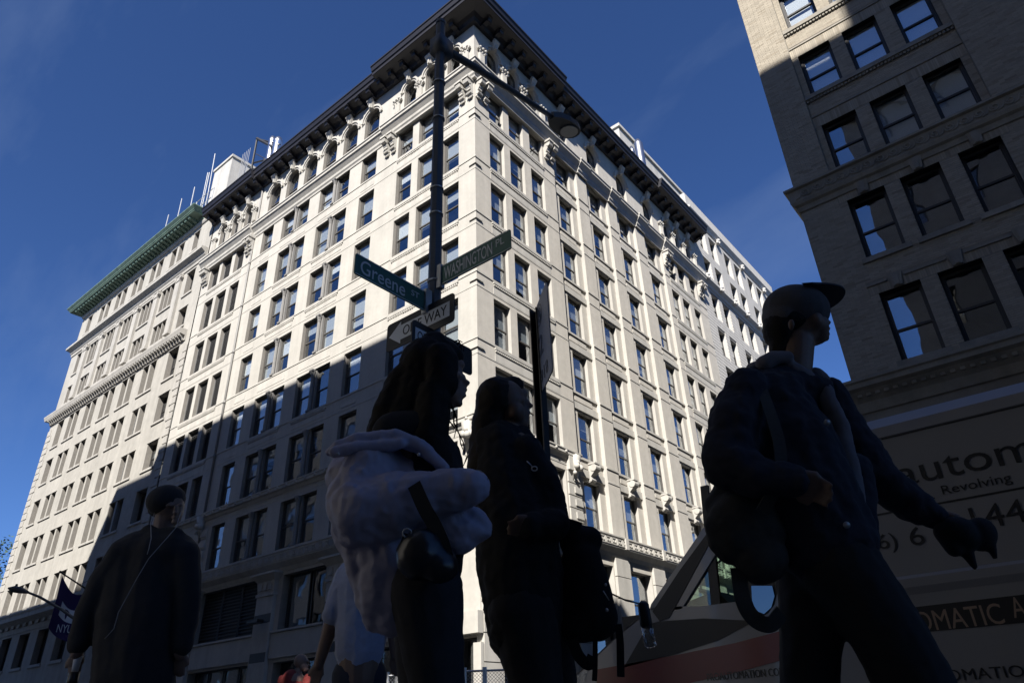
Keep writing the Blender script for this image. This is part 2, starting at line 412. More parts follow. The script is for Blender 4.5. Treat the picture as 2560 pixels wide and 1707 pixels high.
tag(put('kerb', kb.mesh('kerb')), kind='structure')
cw = MB().use(M['paint'])
for k in range(9):
    y = -15.9 + k * 1.3; cw.box(11.7, 14.4, y, y + .6, -.128, -.122)
    x = 3.9 + k * .82; cw.box(x, x + .4, -20.5, -17.6, -.124, -.119)
tag(put('crosswalk', cw.mesh('crosswalk')), kind='structure')

# ================================================================== MAIN CORNER BUILDING
FA = Fr(0, 0, 0); FB = Fr(0, 0, 90)
BLD = thing('corner_building', 'white ten storey corner building with a dark overhanging cornice and arched top windows', 'building', (-2, 2, 0))
LEV = [12.62, 16.36, 20.08, 23.84, 27.56, 31.28]   # window sills of the typical floors
WH = 2.62
A_T = [(-28.28, -27.0, 'l'), (-26.58, -25.2, 'l'), (-24.72, -23.46, 'l'), (-21.14, -19.76, 's'), (-18.6, -15.5, 'p'), (-14.29, -11.14, 'p'),
       (-9.89, -8.43, 's'), (-6.38, -5.08, 's'), (-4.53, -3.16, 's'), (-2.5, -1.22, 's')]
opsA = []
for zb in LEV:
    for a, c, k in A_T: opsA.append((a, c, zb, zb + WH - (.45 if zb == LEV[-1] else 0)))
for a, c, k in A_T:
    if k != 'l': opsA.append((a, c, 9.0, 11.55))
    else: opsA.append((a, c, 9.0, 11.3))
ARCH_A = [(-28.02, -27.0), (-26.24, -25.12), (-24.4, -23.32)] + [(c - .74, c + .74) for c in (-20.33, -18.08, -15.88, -13.66, -11.43, -9.2)] + [(-6.06, -4.98), (-4.12, -3.04), (-2.2, -1.16)]
for a, c in ARCH_A: opsA.append((a, c, 34.7, 37.5 - (.1 if c - a < 1.3 else 0), True))
GA = [(-28.2, -22.4, 1.0, 3.65, 'd'), (-21.0, -15.3, .9, 3.65, 'd'), (-13.2, -9.4, .9, 3.6, 'd'), (-7.9, -2.6, .9, 3.6, 'd'), (-1.5, -.2, .4, 3.55, 'd2'),
      (-28.2, -22.4, 5.05, 7.7, 'l'), (-21.0, -15.3, 5.05, 7.7, 'l'), (-13.2, -9.4, 5.05, 7.62, 'w'), (-7.9, -2.6, 5.05, 7.62, 'w')]
for g in GA: opsA.append(g[:4])
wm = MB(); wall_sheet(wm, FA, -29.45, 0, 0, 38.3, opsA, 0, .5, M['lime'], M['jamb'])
put('wall', wm.mesh('wall'), BLD, label='pale sunlit stone street wall')

B_T3 = [(1.24, 2.52), (3.06, 4.42), (5.08, 6.38)]
B_TE = [(23.0, 24.3), (24.8, 26.1), (26.85, 28.1)]
BAYS = [(7.62, 10.29), (11.49, 14.22), (15.4, 18.1), (19.45, 22.2)]
REC = .24
opsB = []; opsBay = []
for zb in LEV:
    for a, c in B_T3 + B_TE: opsB.append((a, c, zb, zb + WH - (.45 if zb == LEV[-1] else 0)))
for a, c in B_T3 + B_TE: opsB.append((a, c, 9.0, 11.45))
for a, c in BAYS: opsB.append((a, c, 8.9, 33.55))
ARCH_B = [(1.18, 2.26), (3.12, 4.2), (5.02, 6.1)] + [(c - .72, c + .72) for c in (8.75, 12.72, 16.75, 20.75)] + [(23.45, 24.5), (25.2, 26.25), (27.3, 28.3)]
for a, c in ARCH_B: opsB.append((a, c, 34.7, 37.5 - (.1 if c - a < 1.3 else 0), True))
GB = [(1.2, 6.3, .8, 7.3), (7.5, 9.95, .8, 7.35), (11.45, 13.75, .8, 7.35), (15.2, 17.6, .8, 7.35), (19.1, 21.6, .8, 7.35), (23.2, 28.0, .8, 7.3)]
for g in GB: opsB.append(g)
wb = MB(); wall_sheet(wb, FB, 0, 29.6, 0, 38.3, [o for o in opsB], 0, .5, M['tan_brick'], M['lime'])
for a, c in BAYS:
    o2 = []
    cx = (a + c) / 2 + .06
    for zb in LEV: o2.append((cx - .73, cx + .73, zb, zb + WH - (.45 if zb == LEV[-1] else 0)))
    o2.append((cx - .73, cx + .73, 9.0, 11.45))
    wall_sheet(wb, FB, a, c, 8.9, 33.55, o2, -REC, .42, M['tan_brick'], M['lime'])
put('wall', wb.mesh('wall'), BLD, label='tan side street wall raked by the sun')
# core, floors, roof
cm = MB().use(M['inside']); cm.box(-29.4, -2.2, 2.2, 29.5, .1, 38.2); 
for zb in [4.4, 8.4] + [z - .5 for z in LEV] + [34.6]: cm.box(-29.4, -.55, .55, 29.5, zb - .15, zb + .1)
put('interior', cm.mesh('interior'), BLD)
rm = MB().use(M['roof']); rm.box(-29.45, -.02, .02, 29.6, 38.2, 38.75); put('roof', rm.mesh('roof'), BLD)
pm = MB().use(M['lime']); pm.box(-29.45, -29.42, .02, 29.6, 0, 38.3); pm.box(-29.4, -.02, 29.57, 29.6, 0, 38.3); put('party_wall', pm.mesh('party_wall'), BLD)

# windows
def mullion_mesh():
    b = MB().use(M['grey_paint']); h = WH
    b.box(-.26, .26, .0, .16, 0, h)
    b.tube([(-.02, -.07, .12), (-.02, -.07, h - .5)], [.12, .10], 8)
    b.box(-.17, .13, -.22, .02, 0, .12); b.lathe((-.02, -.07, h - .5), [(.10, 0), (.13, .1), (.11, .14), (.18, .34), (.2, .4)], 8); b.box(-.2, .16, -.26, .02, h - .1, h)
    b.box(.2, .26, -.04, .0, 0, h); b.box(-.26, -.2, -.04, 0, 0, h)
    return b.mesh('mullion_column')
MUL = mullion_mesh()
def floor_windows_A(zb, h):
    for a, c, k in A_T:
        if k == 'l': louver(FA, BLD, a, c, zb, zb + h)
        elif k == 's': window(FA, BLD, a, c, zb, zb + h, fm=M['sash_grey'], d=-.21)
        else:
            mid = (a + c) / 2
            window(FA, BLD, a, mid - .22, zb, zb + h, fm=M['sash_grey'], d=-.21); window(FA, BLD, mid + .22, c, zb, zb + h, fm=M['sash_grey'], d=-.21)
            put('mullion_column', MUL, BLD, FA.T(mid, zb, -.12) @ Matrix.Diagonal((1, 1, h / WH, 1)))
for zb in LEV: floor_windows_A(zb, WH - (.45 if zb == LEV[-1] else 0))
for a, c, k in A_T:
    if k == 'p':
        mid = (a + c) / 2
        window(FA, BLD, a, mid - .22, 9, 11.55, gm=M['glass_dark'], fm=M['sash_grey'], d=-.21); window(FA, BLD, mid + .22, c, 9, 11.55, gm=M['glass_dark'], fm=M['sash_grey'], d=-.21)
        put('mullion_column', MUL, BLD, FA.T(mid, 9, -.12) @ Matrix.Diagonal((1, 1, 2.55 / WH, 1)))
    else: window(FA, BLD, a, c, 9, 11.55 if k == 's' else 11.3, gm=M['glass_dark'], fm=M['sash_grey'], d=-.21)
for i, (a, c) in enumerate(ARCH_A):
    t = 37.5 - (.1 if c - a < 1.3 else 0)
    if i < 3: louver(FA, BLD, a, c, 34.7, t, arch=True)
    else: window(FA, BLD, a, c, 34.7, t, arch=True, fm=M['sash_grey'], d=-.21)
for zb in LEV + [9.0]:
    h = (WH - (.45 if zb == LEV[-1] else 0)) if zb > 9 else 2.45
    for a, c in B_T3 + B_TE: window(FB, BLD, a, c, zb, zb + h, fm=M['sash_grey'], d=-.21)
    for a, c in BAYS:
        cx = (a + c) / 2 + .06; window(FB, BLD, cx - .73, cx + .73, zb, zb + h, d=-REC - .2, fm=M['sash_grey'])
for a, c in ARCH_B: window(FB, BLD, a, c, 34.7, 37.5 - (.1 if c - a < 1.3 else 0), arch=True, fm=M['sash_grey'], d=-.21)
for a, c, z0, z1, k in GA:
    if k == 'l':
        n = 3
        for i in range(n):
            u0 = a + (c - a) * i / n; louver(FA, BLD, u0 + .03, u0 + (c - a) / n - .03, z0, z1, m=M['louver_dark'], n=15)
    elif k == 'w':
        n = 2 if c - a < 4 else 3
        for i in range(n):
            u0 = a + (c - a) * i / n; window(FA, BLD, u0 + .08, u0 + (c - a) / n - .08, z0, z1, d=-.35, gm=M['glass_dark'], style='fixed', blind=.97 if i == 0 else 0)
    else:
        n = max(1, int((c - a) / 1.4))
        for i in range(n):
            u0 = a + (c - a) * i / n; window(FA, BLD, u0 + .05, u0 + (c - a) / n - .05, z0, z1, d=-.42, gm=M['glass_dark'], style='fixed', blind=0)
for a, c, z0, z1 in GB:
    n = max(1, round((c - a) / 2.4))
    for i in range(n):
        u0 = a + (c - a) * i / n; window(FB, BLD, u0 + .05, u0 + (c - a) / n - .05, z0 + 3.6, z1, d=-.35, blind=0); window(FB, BLD, u0 + .05, u0 + (c - a) / n - .05, z0, z0 + 3.45, d=-.35, blind=0, style='fixed')
    piece('transom', FB, a, c, z0 + 3.45, z0 + 3.6, -.4, -.1, M['lime_trim'], BLD)

# string courses at every floor: sill course and lintel course, on the piers
T_ = M['lime_trim']
for zb in LEV:
    piece('sill_course', FA, -29.45, .05, zb - .10, zb - .004, .0, .035, T_, BLD)
    piece('lintel_course', FA, -29.45, .03, zb - .90, zb - .84, .0, .016, T_, BLD)
    for a, c in ((0.002, 7.62), (22.2, 29.6)):
        piece('sill_course', FB, a, c, zb - .10, zb - .004, .0, .035, T_, BLD); piece('lintel_course', FB, a, c, zb - .90, zb - .84, .0, .016, T_, BLD)
    for (a0, c0), (a1, c1) in zip([(0, 7.62)] + BAYS, BAYS + [(22.2, 0)]):
        if c0 > 7.7: piece('pier_band', FB, c0 + .004, a1 - .004, zb - .16, zb - .06, 0, .045, T_, BLD); piece('pier_band', FB, c0 + .004, a1 - .004, zb - .93, zb - .86, 0, .025, T_, BLD)
    for a, c in BAYS:
        cx = (a + c) / 2 + .06
        piece('window_sill', FB, a + .01, c - .01, zb - .13, zb - .003, -REC, -REC + .09, T_, BLD)
        piece('spandrel_panel', FB, a + .01, c - .01, zb - 1.02, zb - .62, -REC, -REC + .07, T_, BLD)
        piece('spandrel_panel', FB, a + .5, c - .5, zb - .52, zb - .2, -REC, -REC + .03, M['tan_brick'], BLD)
    # spandrels of the triple bays: recess frame and egg-and-dart strip
    for fr, (a, c) in ((FA, (-6.38, -1.22)), (FA, (-28.28, -23.46)), (FB, (1.24, 6.38)), (FB, (23.0, 28.1))):
        piece('spandrel_panel', fr, a, c, zb - .84, zb - .45, .0, .02, T_, BLD)
        piece('sill_moulding', fr, a - .02, c + .02, zb - .24, zb - .15, .0, .075, T_, BLD)
        n = int((c - a) / .13); g = MB().use(M['lime_trim'])
        for i in range(n):
            u = a + (c - a) * i / n; fr.box(g, u + .02, u + .1, zb - .36, zb - .25, .0, .06)
        put('egg_and_dart', g.mesh('egg_and_dart'), BLD, kind='stuff')
    if zb in (LEV[1], LEV[3], LEV[4]):
        for a, c, k in A_T:
            if k == 'p':
                piece('sill_moulding', FA, a - .05, c + .05, zb - .24, zb - .15, .0, .07, T_, BLD)
                n = int((c - a) / .13); g = MB().use(M['lime_trim'])
                for i in range(n):
                    u = a + (c - a) * i / n; FA.box(g, u + .02, u + .1, zb - .36, zb - .25, .0, .055)
                put('egg_and_dart', g.mesh('egg_and_dart'), BLD, kind='stuff')
    for a, c, k in A_T:
        if k == 'p' or k == 's': piece('spandrel_panel', FA, a + .1, c - .1, zb - .7, zb - .4, .0, .018, T_, BLD)
    # bosses on the corner pier
    piece('corner_boss', FA, -.42, .07, zb - .60, zb - .50, .0, .07, T_, BLD); piece('corner_boss', FB, .002, .42, zb - .60, zb - .50, .0, .07, T_, BLD)
# downpipe
dm = MB().use(M['grey_paint']); dm.tube([(-22.24, -.07, 9), (-22.24, -.07, 38.2)], .075, 8)
for zb in LEV: dm.lathe((-22.24, -.07, zb - .3), [(.1, 0), (.1, .2)], 8)
put('downpipe', dm.mesh('downpipe', True), BLD)

# ledge below the arches, with the projecting corner and end bays
prof = [(-.02, 33.38), (.05, 33.38), (.07, 33.52), (.14, 33.62), (.16, 33.8), (.36, 34.1), (.42, 34.14), (.42, 34.3), (.48, 34.36), (.48, 34.45), (.1, 34.55), (-.02, 34.55)]
def shifted(pr, e): return [(d + (e if d > 0 else 0), z) for d, z in pr]
def swept(name, m, parent, path, pr): g = MB().use(m); sweep(g, path, pr); return put(name, g.mesh(name), parent)
for path, e in (([(-29.5, 0), (-22.3, 0)], .16), ([(-22.29, 0), (-7.6, 0)], 0), ([(-7.59, 0), (0, 0), (0, 7.6)], .16), ([(0, 7.61), (0, 22.2)], 0), ([(0, 22.21), (0, 29.6)], .14)):
    swept('ledge', T_, BLD, path, shifted(prof, e))
for a, c in list(zip([7.6] + [b_[1] for b_ in BAYS], [b_[0] for b_ in BAYS] + [22.2]))[1:-1] + [(7.61, 7.75)]:
    g = MB().use(T_); sweep(g, [(0, a + .02), (0, c - .02)], shifted(prof, .1)); put('ledge_block', g.mesh('ledge_block'), BLD)

# arch mouldings and keystones
def archivolt(r, w_=.3, dp=.14):
    b = MB().use(T_); n = 12
    for (r0, r1, d_) in ((r + .03, r + .14, .07), (r + .16, r + w_, dp)):
        for k in range(n):
            a0, a1 = math.pi * k / n, math.pi * (k + 1) / n
            def pt(a, rr, y): return (-math.cos(a) * rr, y, math.sin(a) * rr)
            b.hexa([pt(a0, r0, -d_), pt(a1, r0, -d_), pt(a1, r0, .02), pt(a0, r0, .02), pt(a0, r1, -d_), pt(a1, r1, -d_), pt(a1, r1, .02), pt(a0, r1, .02)])
    return b.mesh('archivolt')
def keystone():
    b = MB().use(T_)
    b.hexa([(-.13, -.18, 0), (.13, -.18, 0), (.13, .02, 0), (-.13, .02, 0), (-.24, -.42, .62), (.24, -.42, .62), (.24, .02, .62), (-.24, .02, .62)])
    b.tube([(-.23, -.34, .68), (.23, -.34, .68)], .13, 10); b.box(-.06, .06, -.36, -.1, .05, .6); b.tube([(-.16, -.2, .1), (.16, -.2, .1)], .07, 8)
    return b.mesh('keystone')
KEY = keystone(); AV = {}
for fr, L in ((FA, ARCH_A), (FB, ARCH_B)):
    for a, c in L:
        r = (c - a) / 2; t = 37.5 - (.1 if c - a < 1.3 else 0)
        if round(r, 2) not in AV: AV[round(r, 2)] = archivolt(r)
        put('archivolt', AV[round(r, 2)], BLD, fr.T((a + c) / 2, t - r, .0)); put('keystone', KEY, BLD, fr.T((a + c) / 2, t - .03, .0))
        if r < .6:   # pilasters with carved capitals between the narrow arches
            pass
def capital():
    b = MB().use(T_)
    b.box(-.22, .22, -.14, .02, -1.1, 0); b.box(-.28, .28, -.2, .02, .0, .1)
    for x in (-.24, 0, .24): b.sphere((x, -.2, .1), .1, 7, 5); b.sphere((x * .9, -.15, -.16), .075, 6, 4)
    for x in (-.3, .3): b.tube([(x, -.2, .02), (x, -.06, .02)], .12, 8)
    for x in (-.15, -.05, .05, .15): b.box(x - .02, x + .02, -.165, -.13, -1.05, -.12)
    return b.mesh('pilaster_capital')
CAP = capital()
for fr, us in ((FA, (-28.62, -26.62, -24.76, -22.8, -6.6, -4.55, -2.62, -.6)), (FB, (.6, 2.69, 4.6, 6.65, 22.8, 24.85, 26.8, 28.9))):
    for u in us: put('pilaster', CAP, BLD, fr.T(u, 36.35, .0))
# scroll brackets under the ledge
def bracket():
    b = MB().use(T_); pr = [(0, 0), (.12, .02), (.2, .2), (.16, .42), (.3, .62), (.34, .85), (.44, 1.0), (.52, 1.02), (.52, 1.16), (0, 1.16)]
    b.prism([(-.17, -d, z) for d, z in pr], (.34, 0, 0))
    b.tube([(-.19, -.38, .93), (.19, -.38, .93)], .15, 10); b.tube([(-.19, -.17, .22), (.19, -.17, .22)], .1, 8); b.box(-.24, .24, -.58, .02, 1.16, 1.3)
    b.box(-.13, .13, -.26, -.0, .46, .6)
    for x in (-.1, 0, .1): b.sphere((x, -.1, -.05), .06, 6, 4)
    return b.mesh('scroll_bracket')
BRK = bracket()
for fr, us in ((FA, (-29.0, -28.6, -22.85, -22.35, -7.3, -6.72, -.85, -.25)), (FB, (.25, .85, 6.75, 7.3, 22.5, 23.0 - .02, 28.55, 29.15))):
    for u in us: put('scroll_bracket', BRK, BLD, fr.T(u, 32.1, .0))

# dark main cornice
def corn(pA, m): return pA
cp = [(-.05, 38.3), (.18, 38.3), (.26, 38.5), (.42, 38.62), (1.0, 38.7), (1.06, 38.72), (1.06, 38.95), (1.14, 39.02), (1.2, 39.3), (1.26, 39.36), (1.26, 39.46), (-.05, 39.6)]
def scale_d(pr, e): return [((d + e * min(1, d / .9)) if d > 0 else d, z) for d, z in pr]
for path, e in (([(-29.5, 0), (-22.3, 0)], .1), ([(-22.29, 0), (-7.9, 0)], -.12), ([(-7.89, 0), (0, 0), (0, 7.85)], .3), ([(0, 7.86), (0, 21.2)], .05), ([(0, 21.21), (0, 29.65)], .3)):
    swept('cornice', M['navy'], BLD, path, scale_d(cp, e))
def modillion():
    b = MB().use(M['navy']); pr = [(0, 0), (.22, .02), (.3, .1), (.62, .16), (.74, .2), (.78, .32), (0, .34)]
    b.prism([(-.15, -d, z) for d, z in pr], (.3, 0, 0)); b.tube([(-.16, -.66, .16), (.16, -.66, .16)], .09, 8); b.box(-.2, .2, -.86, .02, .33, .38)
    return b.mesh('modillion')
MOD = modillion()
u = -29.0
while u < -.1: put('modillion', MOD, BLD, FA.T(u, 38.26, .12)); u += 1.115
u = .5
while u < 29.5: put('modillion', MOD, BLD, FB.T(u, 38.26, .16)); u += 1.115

# rosette ledge above the second floor
rp = [(-.02, 12.0), (.05, 12.02), (.12, 12.18), (.22, 12.24), (.22, 12.40), (.26, 12.42), (.26, 12.48), (-.02, 12.51)]
swept('rosette_ledge', T_, BLD, [(-29.45, 0), (0, 0), (0, 7.62)], rp); swept('rosette_ledge', T_, BLD, [(0, 22.2), (0, 29.6)], rp)
rs = MB().use(T_)
rs.lathe((0, 0, 0), [(.085, 0), (.085, .03), (.05, .06), (.02, .07)], 10, (0, -1, 0)); ROS = rs.mesh('rosette', True)
for u in [-.5 - .82 * k for k in range(35)]: put('rosette', ROS, BLD, FA.T(u, 12.33, .22))
for u in [.5 + .82 * k for k in range(9)]: put('rosette', ROS, BLD, FB.T(u, 12.33, .22))
# consoles over the second-floor windows of the side street
cs = MB().use(T_)
pr = [(0, 0), (.1, .0), (.18, .12), (.14, .3), (.3, .45), (.46, .6), (.5, .78), (.42, .92), (0, .92)]
cs.prism([(-.2, -d, z) for d, z in pr], (.4, 0, 0)); cs.tube([(-.23, -.34, .72), (.23, -.34, .72)], .19, 12); cs.tube([(-.22, -.12, .12), (.22, -.12, .12)], .1, 8); cs.box(-.24, .24, -.5, .02, .92, 1.0)
CON = cs.mesh('console')
for a, c in BAYS: put('console', CON, BLD, FB.T((a + c) / 2 + .06, 11.42, -REC))
piece('carved_bracket', FB, 6.5, 6.95, 11.5, 12.2, 0, .2, T_, BLD)
cb = MB().use(T_)
for k in range(7):
    cb.sphere((random.uniform(-.25, .25), -.18 - random.random() * .2, random.uniform(-.6, .5)), random.uniform(.11, .2), 8, 6)
cb.prism([(-.2, 0, .55), (-.2, -.4, .55), (-.2, -.25, -.2), (-.2, -.08, -.7), (-.2, 0, -.7)], (.4, 0, 0))
CRV = cb.mesh('carved_bracket', True)
put('carved_bracket', CRV, BLD, FB.T(7.05, 11.75, 0)); put('carved_bracket', CRV, BLD, FB.T(22.75, 11.75, 0)); put('carved_bracket', CRV, BLD, FA.T(-22.25, 11.75, 0)); put('carved_bracket', CRV, BLD, FA.T(-.45, 11.6, 0))
# rusticated quoins
for zq in [9.05 + .62 * k for k in range(4)]:
    for fr, a, c in ((FB, 6.5, 7.55), (FB, .02, 1.15), (FA, -22.75, -21.5), (FB, 22.25, 22.95)):
        piece('quoin', fr, a, c, zq, zq + .56, 0, .07, T_, BLD)
        piece('quoin', fr, a + .45, c, zq + .12, zq + .42, .07, .12, T_, BLD)
# Greek-key band and cove over the ground floors
kp = [(-.02, 7.8), (.04, 7.8), (.1, 7.97), (.3, 8.17), (.34, 8.21), (.34, 8.71), (.38, 8.73), (.38, 8.8), (-.02, 8.83)]
g = MB().use(T_); sweep(g, [(-29.45, 0), (0, 0), (0, 29.6)], kp); put('key_band', g.mesh('key_band'), BLD)
km = MB().use(T_); L_ = .5; t_ = .045
for (x0, x1, z0, z1) in ((0, L_, 0, t_), (0, t_, 0, .34), (0, .38, .3, .34), (.335, .38, .1, .34), (.13, .38, .1, .14), (.13, .175, .1, .23), (L_ - .06, L_ - .015, 0, .34)):
    km.box(x0, x1, -.035, .0, z0, z1)
KEYM = km.mesh('key_ornament')
u = .5
while u < 29: put('key_ornament', KEYM, BLD, FB.T(u, 8.29, .34)); u += .53
u = -29.2
while u < -.6: put('key_ornament', KEYM, BLD, FA.T(u, 8.29, .34)); u += .53
for a in [b_[0] - .62 for b_ in BAYS] + [.1, 22.7]: piece('key_block', FB, a - .14, a + .14, 8.21, 8.75, .34, .44, T_, BLD)
# ground floor piers of the side street: rusticated blocks
for a, c in ((.05, 1.15), (6.4, 7.42), (10.05, 11.38), (13.85, 15.1), (17.7, 19.0), (21.7, 23.1), (28.1, 29.55)):
    for z0, z1 in ((.5, 1.62), (1.66, 2.62), (2.66, 3.62), (3.66, 4.72), (4.76, 5.8), (5.84, 6.85), (6.89, 7.75)):
        piece('rustic_block', FB, a, c, z0, z1, 0, .14, T_, BLD)
# main street ground floor: pilasters with flared capitals, plain stone panel, corner pier
def gcap():
    b = MB().use(T_)
    b.box(-.72, .72, -.2, .02, -6.2, -1.0); b.box(-.78, .78, -.26, .02, -1.0, -.86)
    b.hexa([(-.7, -.2, -.86), (.7, -.2, -.86), (.7, .02, -.86), (-.7, .02, -.86), (-.76, -.26, -.3), (.76, -.26, -.3), (.76, .02, -.3), (-.76, .02, -.3)])
    b.hexa([(-.76, -.26, -.3), (.76, -.26, -.3), (.76, .02, -.3), (-.76, .02, -.3), (-1.02, -.5, 0), (1.02, -.5, 0), (1.02, .02, 0), (-1.02, .02, 0)])
    b.box(-1.06, 1.06, -.54, .02, 0, .1)
    for x in (-.4, 0, .4): b.box(x - .12, x + .12, -.29, -.2, -.72, -.36)
    b.use(M['louver_dark']); b.box(-.7, .7, -.205, -.15, -2.28, -1.86); b.box(-.66, .66, -.205, -.15, -4.05, -3.62)
    return b.mesh('pilaster')
GC = gcap()
for u in (-21.8, -14.3, -8.65, -2.05): put('pilaster', GC, BLD, FA.T(u, 7.72, 0))
for a, c in ((-28.6, -22.7), (-20.9, -15.1), (-13.5, -9.45), (-7.8, -2.85)):
    piece('stone_panel', FA, a, c, 3.78, 4.9, 0, .12, M['lime'], BLD); piece('panel_cap', FA, a, c, 4.92, 5.02, 0, .18, T_, BLD)
piece('corner_fascia', FA, -1.75, .12, 3.62, 4.4, 0, .3, M['lime'], BLD)
piece('corner_pier', FA, -.24, .14, 0.0, 3.3, 0, .16, M['lime'], BLD)
sl_ = MB().use(M['black']); sl_.tube([FA.P(-14.3, 5.5, .2), FA.P(-14.3, 5.5, .5)], .06, 8); sl_.box(-14.75, -13.85, -.75, -.4, 5.42, 5.56); put('wall_lamp', sl_.mesh('wall_lamp'), BLD)
# ================================================================== PALE BUILDING WITH GREEN CORNICE
NY = thing('green_corniced_building', 'pale brick building with a green copper cornice and paired windows beyond the corner building', 'building', (-42, 2, 0))
N0, N1 = -55.5, -29.62
PAIRS = [(-50.95, -48.8), (-47.45, -45.25), (-43.95, -41.75), (-40.45, -38.2), (-36.75, -34.55)]
ROWS = [(10.1, 12.15), (13.78, 16.1), (17.65, 19.75), (21.35, 23.6), (24.9, 27.45)]
opsN = []; wn = []
for z0, z1 in ROWS:
    for a, c in [(-53.5, -52.15), (-32.6, -31.0)]: wn.append((a, c, z0, z1, 's'))
    for a, c in PAIRS:
        m_ = (a + c) / 2; wn.append((a, m_ - .14, z0, z1, 's')); wn.append((m_ + .14, c, z0, z1, 's'))
for z0, z1 in [(29.4, 31.25), (32.65, 34.9)]:
    for a, c in [(-53.8, -52.95), (-32.5, -31.2)]: wn.append((a, c, z0, z1, 's'))
    for a, c in PAIRS:
        w3 = (c - a) / 3
        for k in range(3): wn.append((a + w3 * k + .05, a + w3 * (k + 1) - .05, z0, z1, 't'))
for a, c in [(-53.9, -52.95), (-32.9, -32.0)]: wn.append((a, c, 37.3, 39.3, 's'))
for a, c in PAIRS:
    wn.append((a - .05, a + .85, 37.3, 39.3, 's')); wn.append((a + 1.25, a + 2.15, 37.3, 39.3, 's'))
GN = [(-54.9 + 3.62 * k, -52.9 + 3.62 * k, 5.72, 8.12) for k in range(7)]
opsN = [o[:4] for o in wn] + GN
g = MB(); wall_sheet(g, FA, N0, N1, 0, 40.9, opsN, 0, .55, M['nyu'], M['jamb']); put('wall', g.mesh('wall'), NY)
for a, c, z0, z1, k in wn:
    window(FA, NY, a, c, z0, z1, d=-.42, gm=M['glass_dark'], blind=random.choice([0, .4, .5])) if not (k == 's' and (z0, a) in ((17.65, PAIRS[4][0]), (21.35, PAIRS[4][0]))) else louver(FA, NY, a, c, z0, z1, d=-.3)
    if k == 's': piece('window_sill', FA, a - .18, c + .18, z0 - .16, z0 - .003, 0, .09, M['nyu_trim'], NY); piece('window_lintel', FA, a - .12, c + .12, z1 + .02, z1 + .07, 0, .05, M['nyu_trim'], NY)
for a, c, z0, z1 in GN:
    window(FA, NY, a, c, z0, z1, d=-.42, gm=M['glass_dark'], blind=0); piece('window_sill', FA, a - .1, c + .1, z0 - .2, z0 - .003, 0, .1, M['nyu_trim'], NY)
for a, c in PAIRS:
    for z in (29.4, 32.65): piece('window_sill', FA, a - .1, c + .1, z - .16, z - .003, 0, .1, M['nyu_trim'], NY)
    for z in (31.25, 34.9): piece('window_lintel', FA, a - .05, c + .05, z + .03, z + .22, 0, .08, M['nyu_trim'], NY)
g = MB().use(M['inside']); g.box(N0 + .05, N1 - .05, .9, 30, .1, 40.8)
put('interior', g.mesh('interior'), NY)
g = MB().use(M['nyu']); g.poly([(N0, 0, 0), (N0, 0, 40.9), (N0, 31, 40.9), (N0, 31, 0)]); g.box(N0 + .01, N1 - .01, .6, 31, 40.5, 40.9)
g.poly([(N1, 0, 38), (N1, 31, 38), (N1, 31, 40.9), (N1, 0, 40.9)]); put('side_wall', g.mesh('side_wall'), NY)
def npil():
    b = MB().use(M['nyu_trim']); b.box(-.36, .36, -.22, .02, .25, 5.15); b.box(-.42, .42, -.28, .02, 0, .25); b.box(-.46, .46, -.32, .02, 5.62, 5.75)
    for x in (-.36, .36): b.tube([(x, -.3, 5.45), (x, -.05, 5.45)], .17, 8)
    b.box(-.38, .38, -.27, .02, 5.15, 5.62); return b.mesh('pilaster')
NP = npil()
for u in (-51.62, -48.12, -44.6, -41.08, -37.45, -33.6): put('pilaster', NP, NY, FA.T(u, 29.35, 0))
dp = [(-.02, 27.62), (.08, 27.64), (.12, 28.05), (.5, 28.12), (.55, 28.3), (.6, 28.46), (.6, 28.56), (-.02, 28.59)]
mp_ = [(-.02, 35.2), (.08, 35.22), (.1, 35.45), (.2, 35.58), (.22, 35.75), (.5, 35.95), (.58, 36.0), (.58, 36.22), (-.02, 36.26)]
for path, pr in (([(N0, 3), (N0, 0), (N1 - .6, 0)], dp), ([(N0, 3), (N0, 0), (N1 - .1, 0)], mp_), ([(N0, 3), (N0, 0), (N1, 0)], [(-.02, 39.75), (.1, 39.8), (.16, 39.95), (.16, 40.2), (-.02, 40.22)]),
                 ([(N0, 3), (N0, 0), (N1, 0)], [(-.02, 8.3), (.06, 8.3), (.1, 8.8), (.2, 8.9), (.6, 9.1), (.7, 9.15), (.7, 9.45), (.78, 9.58), (.78, 9.68), (-.02, 9.75)]), ([(N0, 3), (N0, 0), (N1, 0)], [(-.02, 3.6), (.14, 3.62), (.14, 3.95), (-.02, 4.0)])):
    swept('stone_cornice', M['nyu_trim'], NY, path, pr)
b = MB().use(M['nyu_trim']); b.prism([(-.1, -d, z) for d, z in ((0, 0), (.1, 0), (.2, .2), (.42, .3), (.42, .42), (0, .42))], (.2, 0, 0)); DEN = b.mesh('bracket')
u = N0 + .25
while u < N1 - .8: put('bracket', DEN, NY, FA.T(u, 27.66, .08)); u += .42
b = MB().use(M['nyu_trim']); b.box(-.28, .28, -.14, .02, -.2, .2); DEN2 = b.mesh('dentil')
u = N0 + .4
while u < N1 - .4: put('dentil', DEN2, NY, FA.T(u, 8.86, .1)); u += 1.2
for k, z in enumerate([4.2 + .62 * i for i in range(38)]):
    if z > 27.0 or 8.2 < z < 10.1: continue
    l_ = 1.05 if k % 2 else .75
    piece('quoin', FA, N0 - .05, N0 + l_, z, z + .54, 0, .06, M['nyu_trim'], NY)
    if z > 12: piece('quoin', FA, N1 - l_ + .15, N1, z, z + .54, 0, .06, M['nyu_trim'], NY)
g = MB().use(M['copper'])
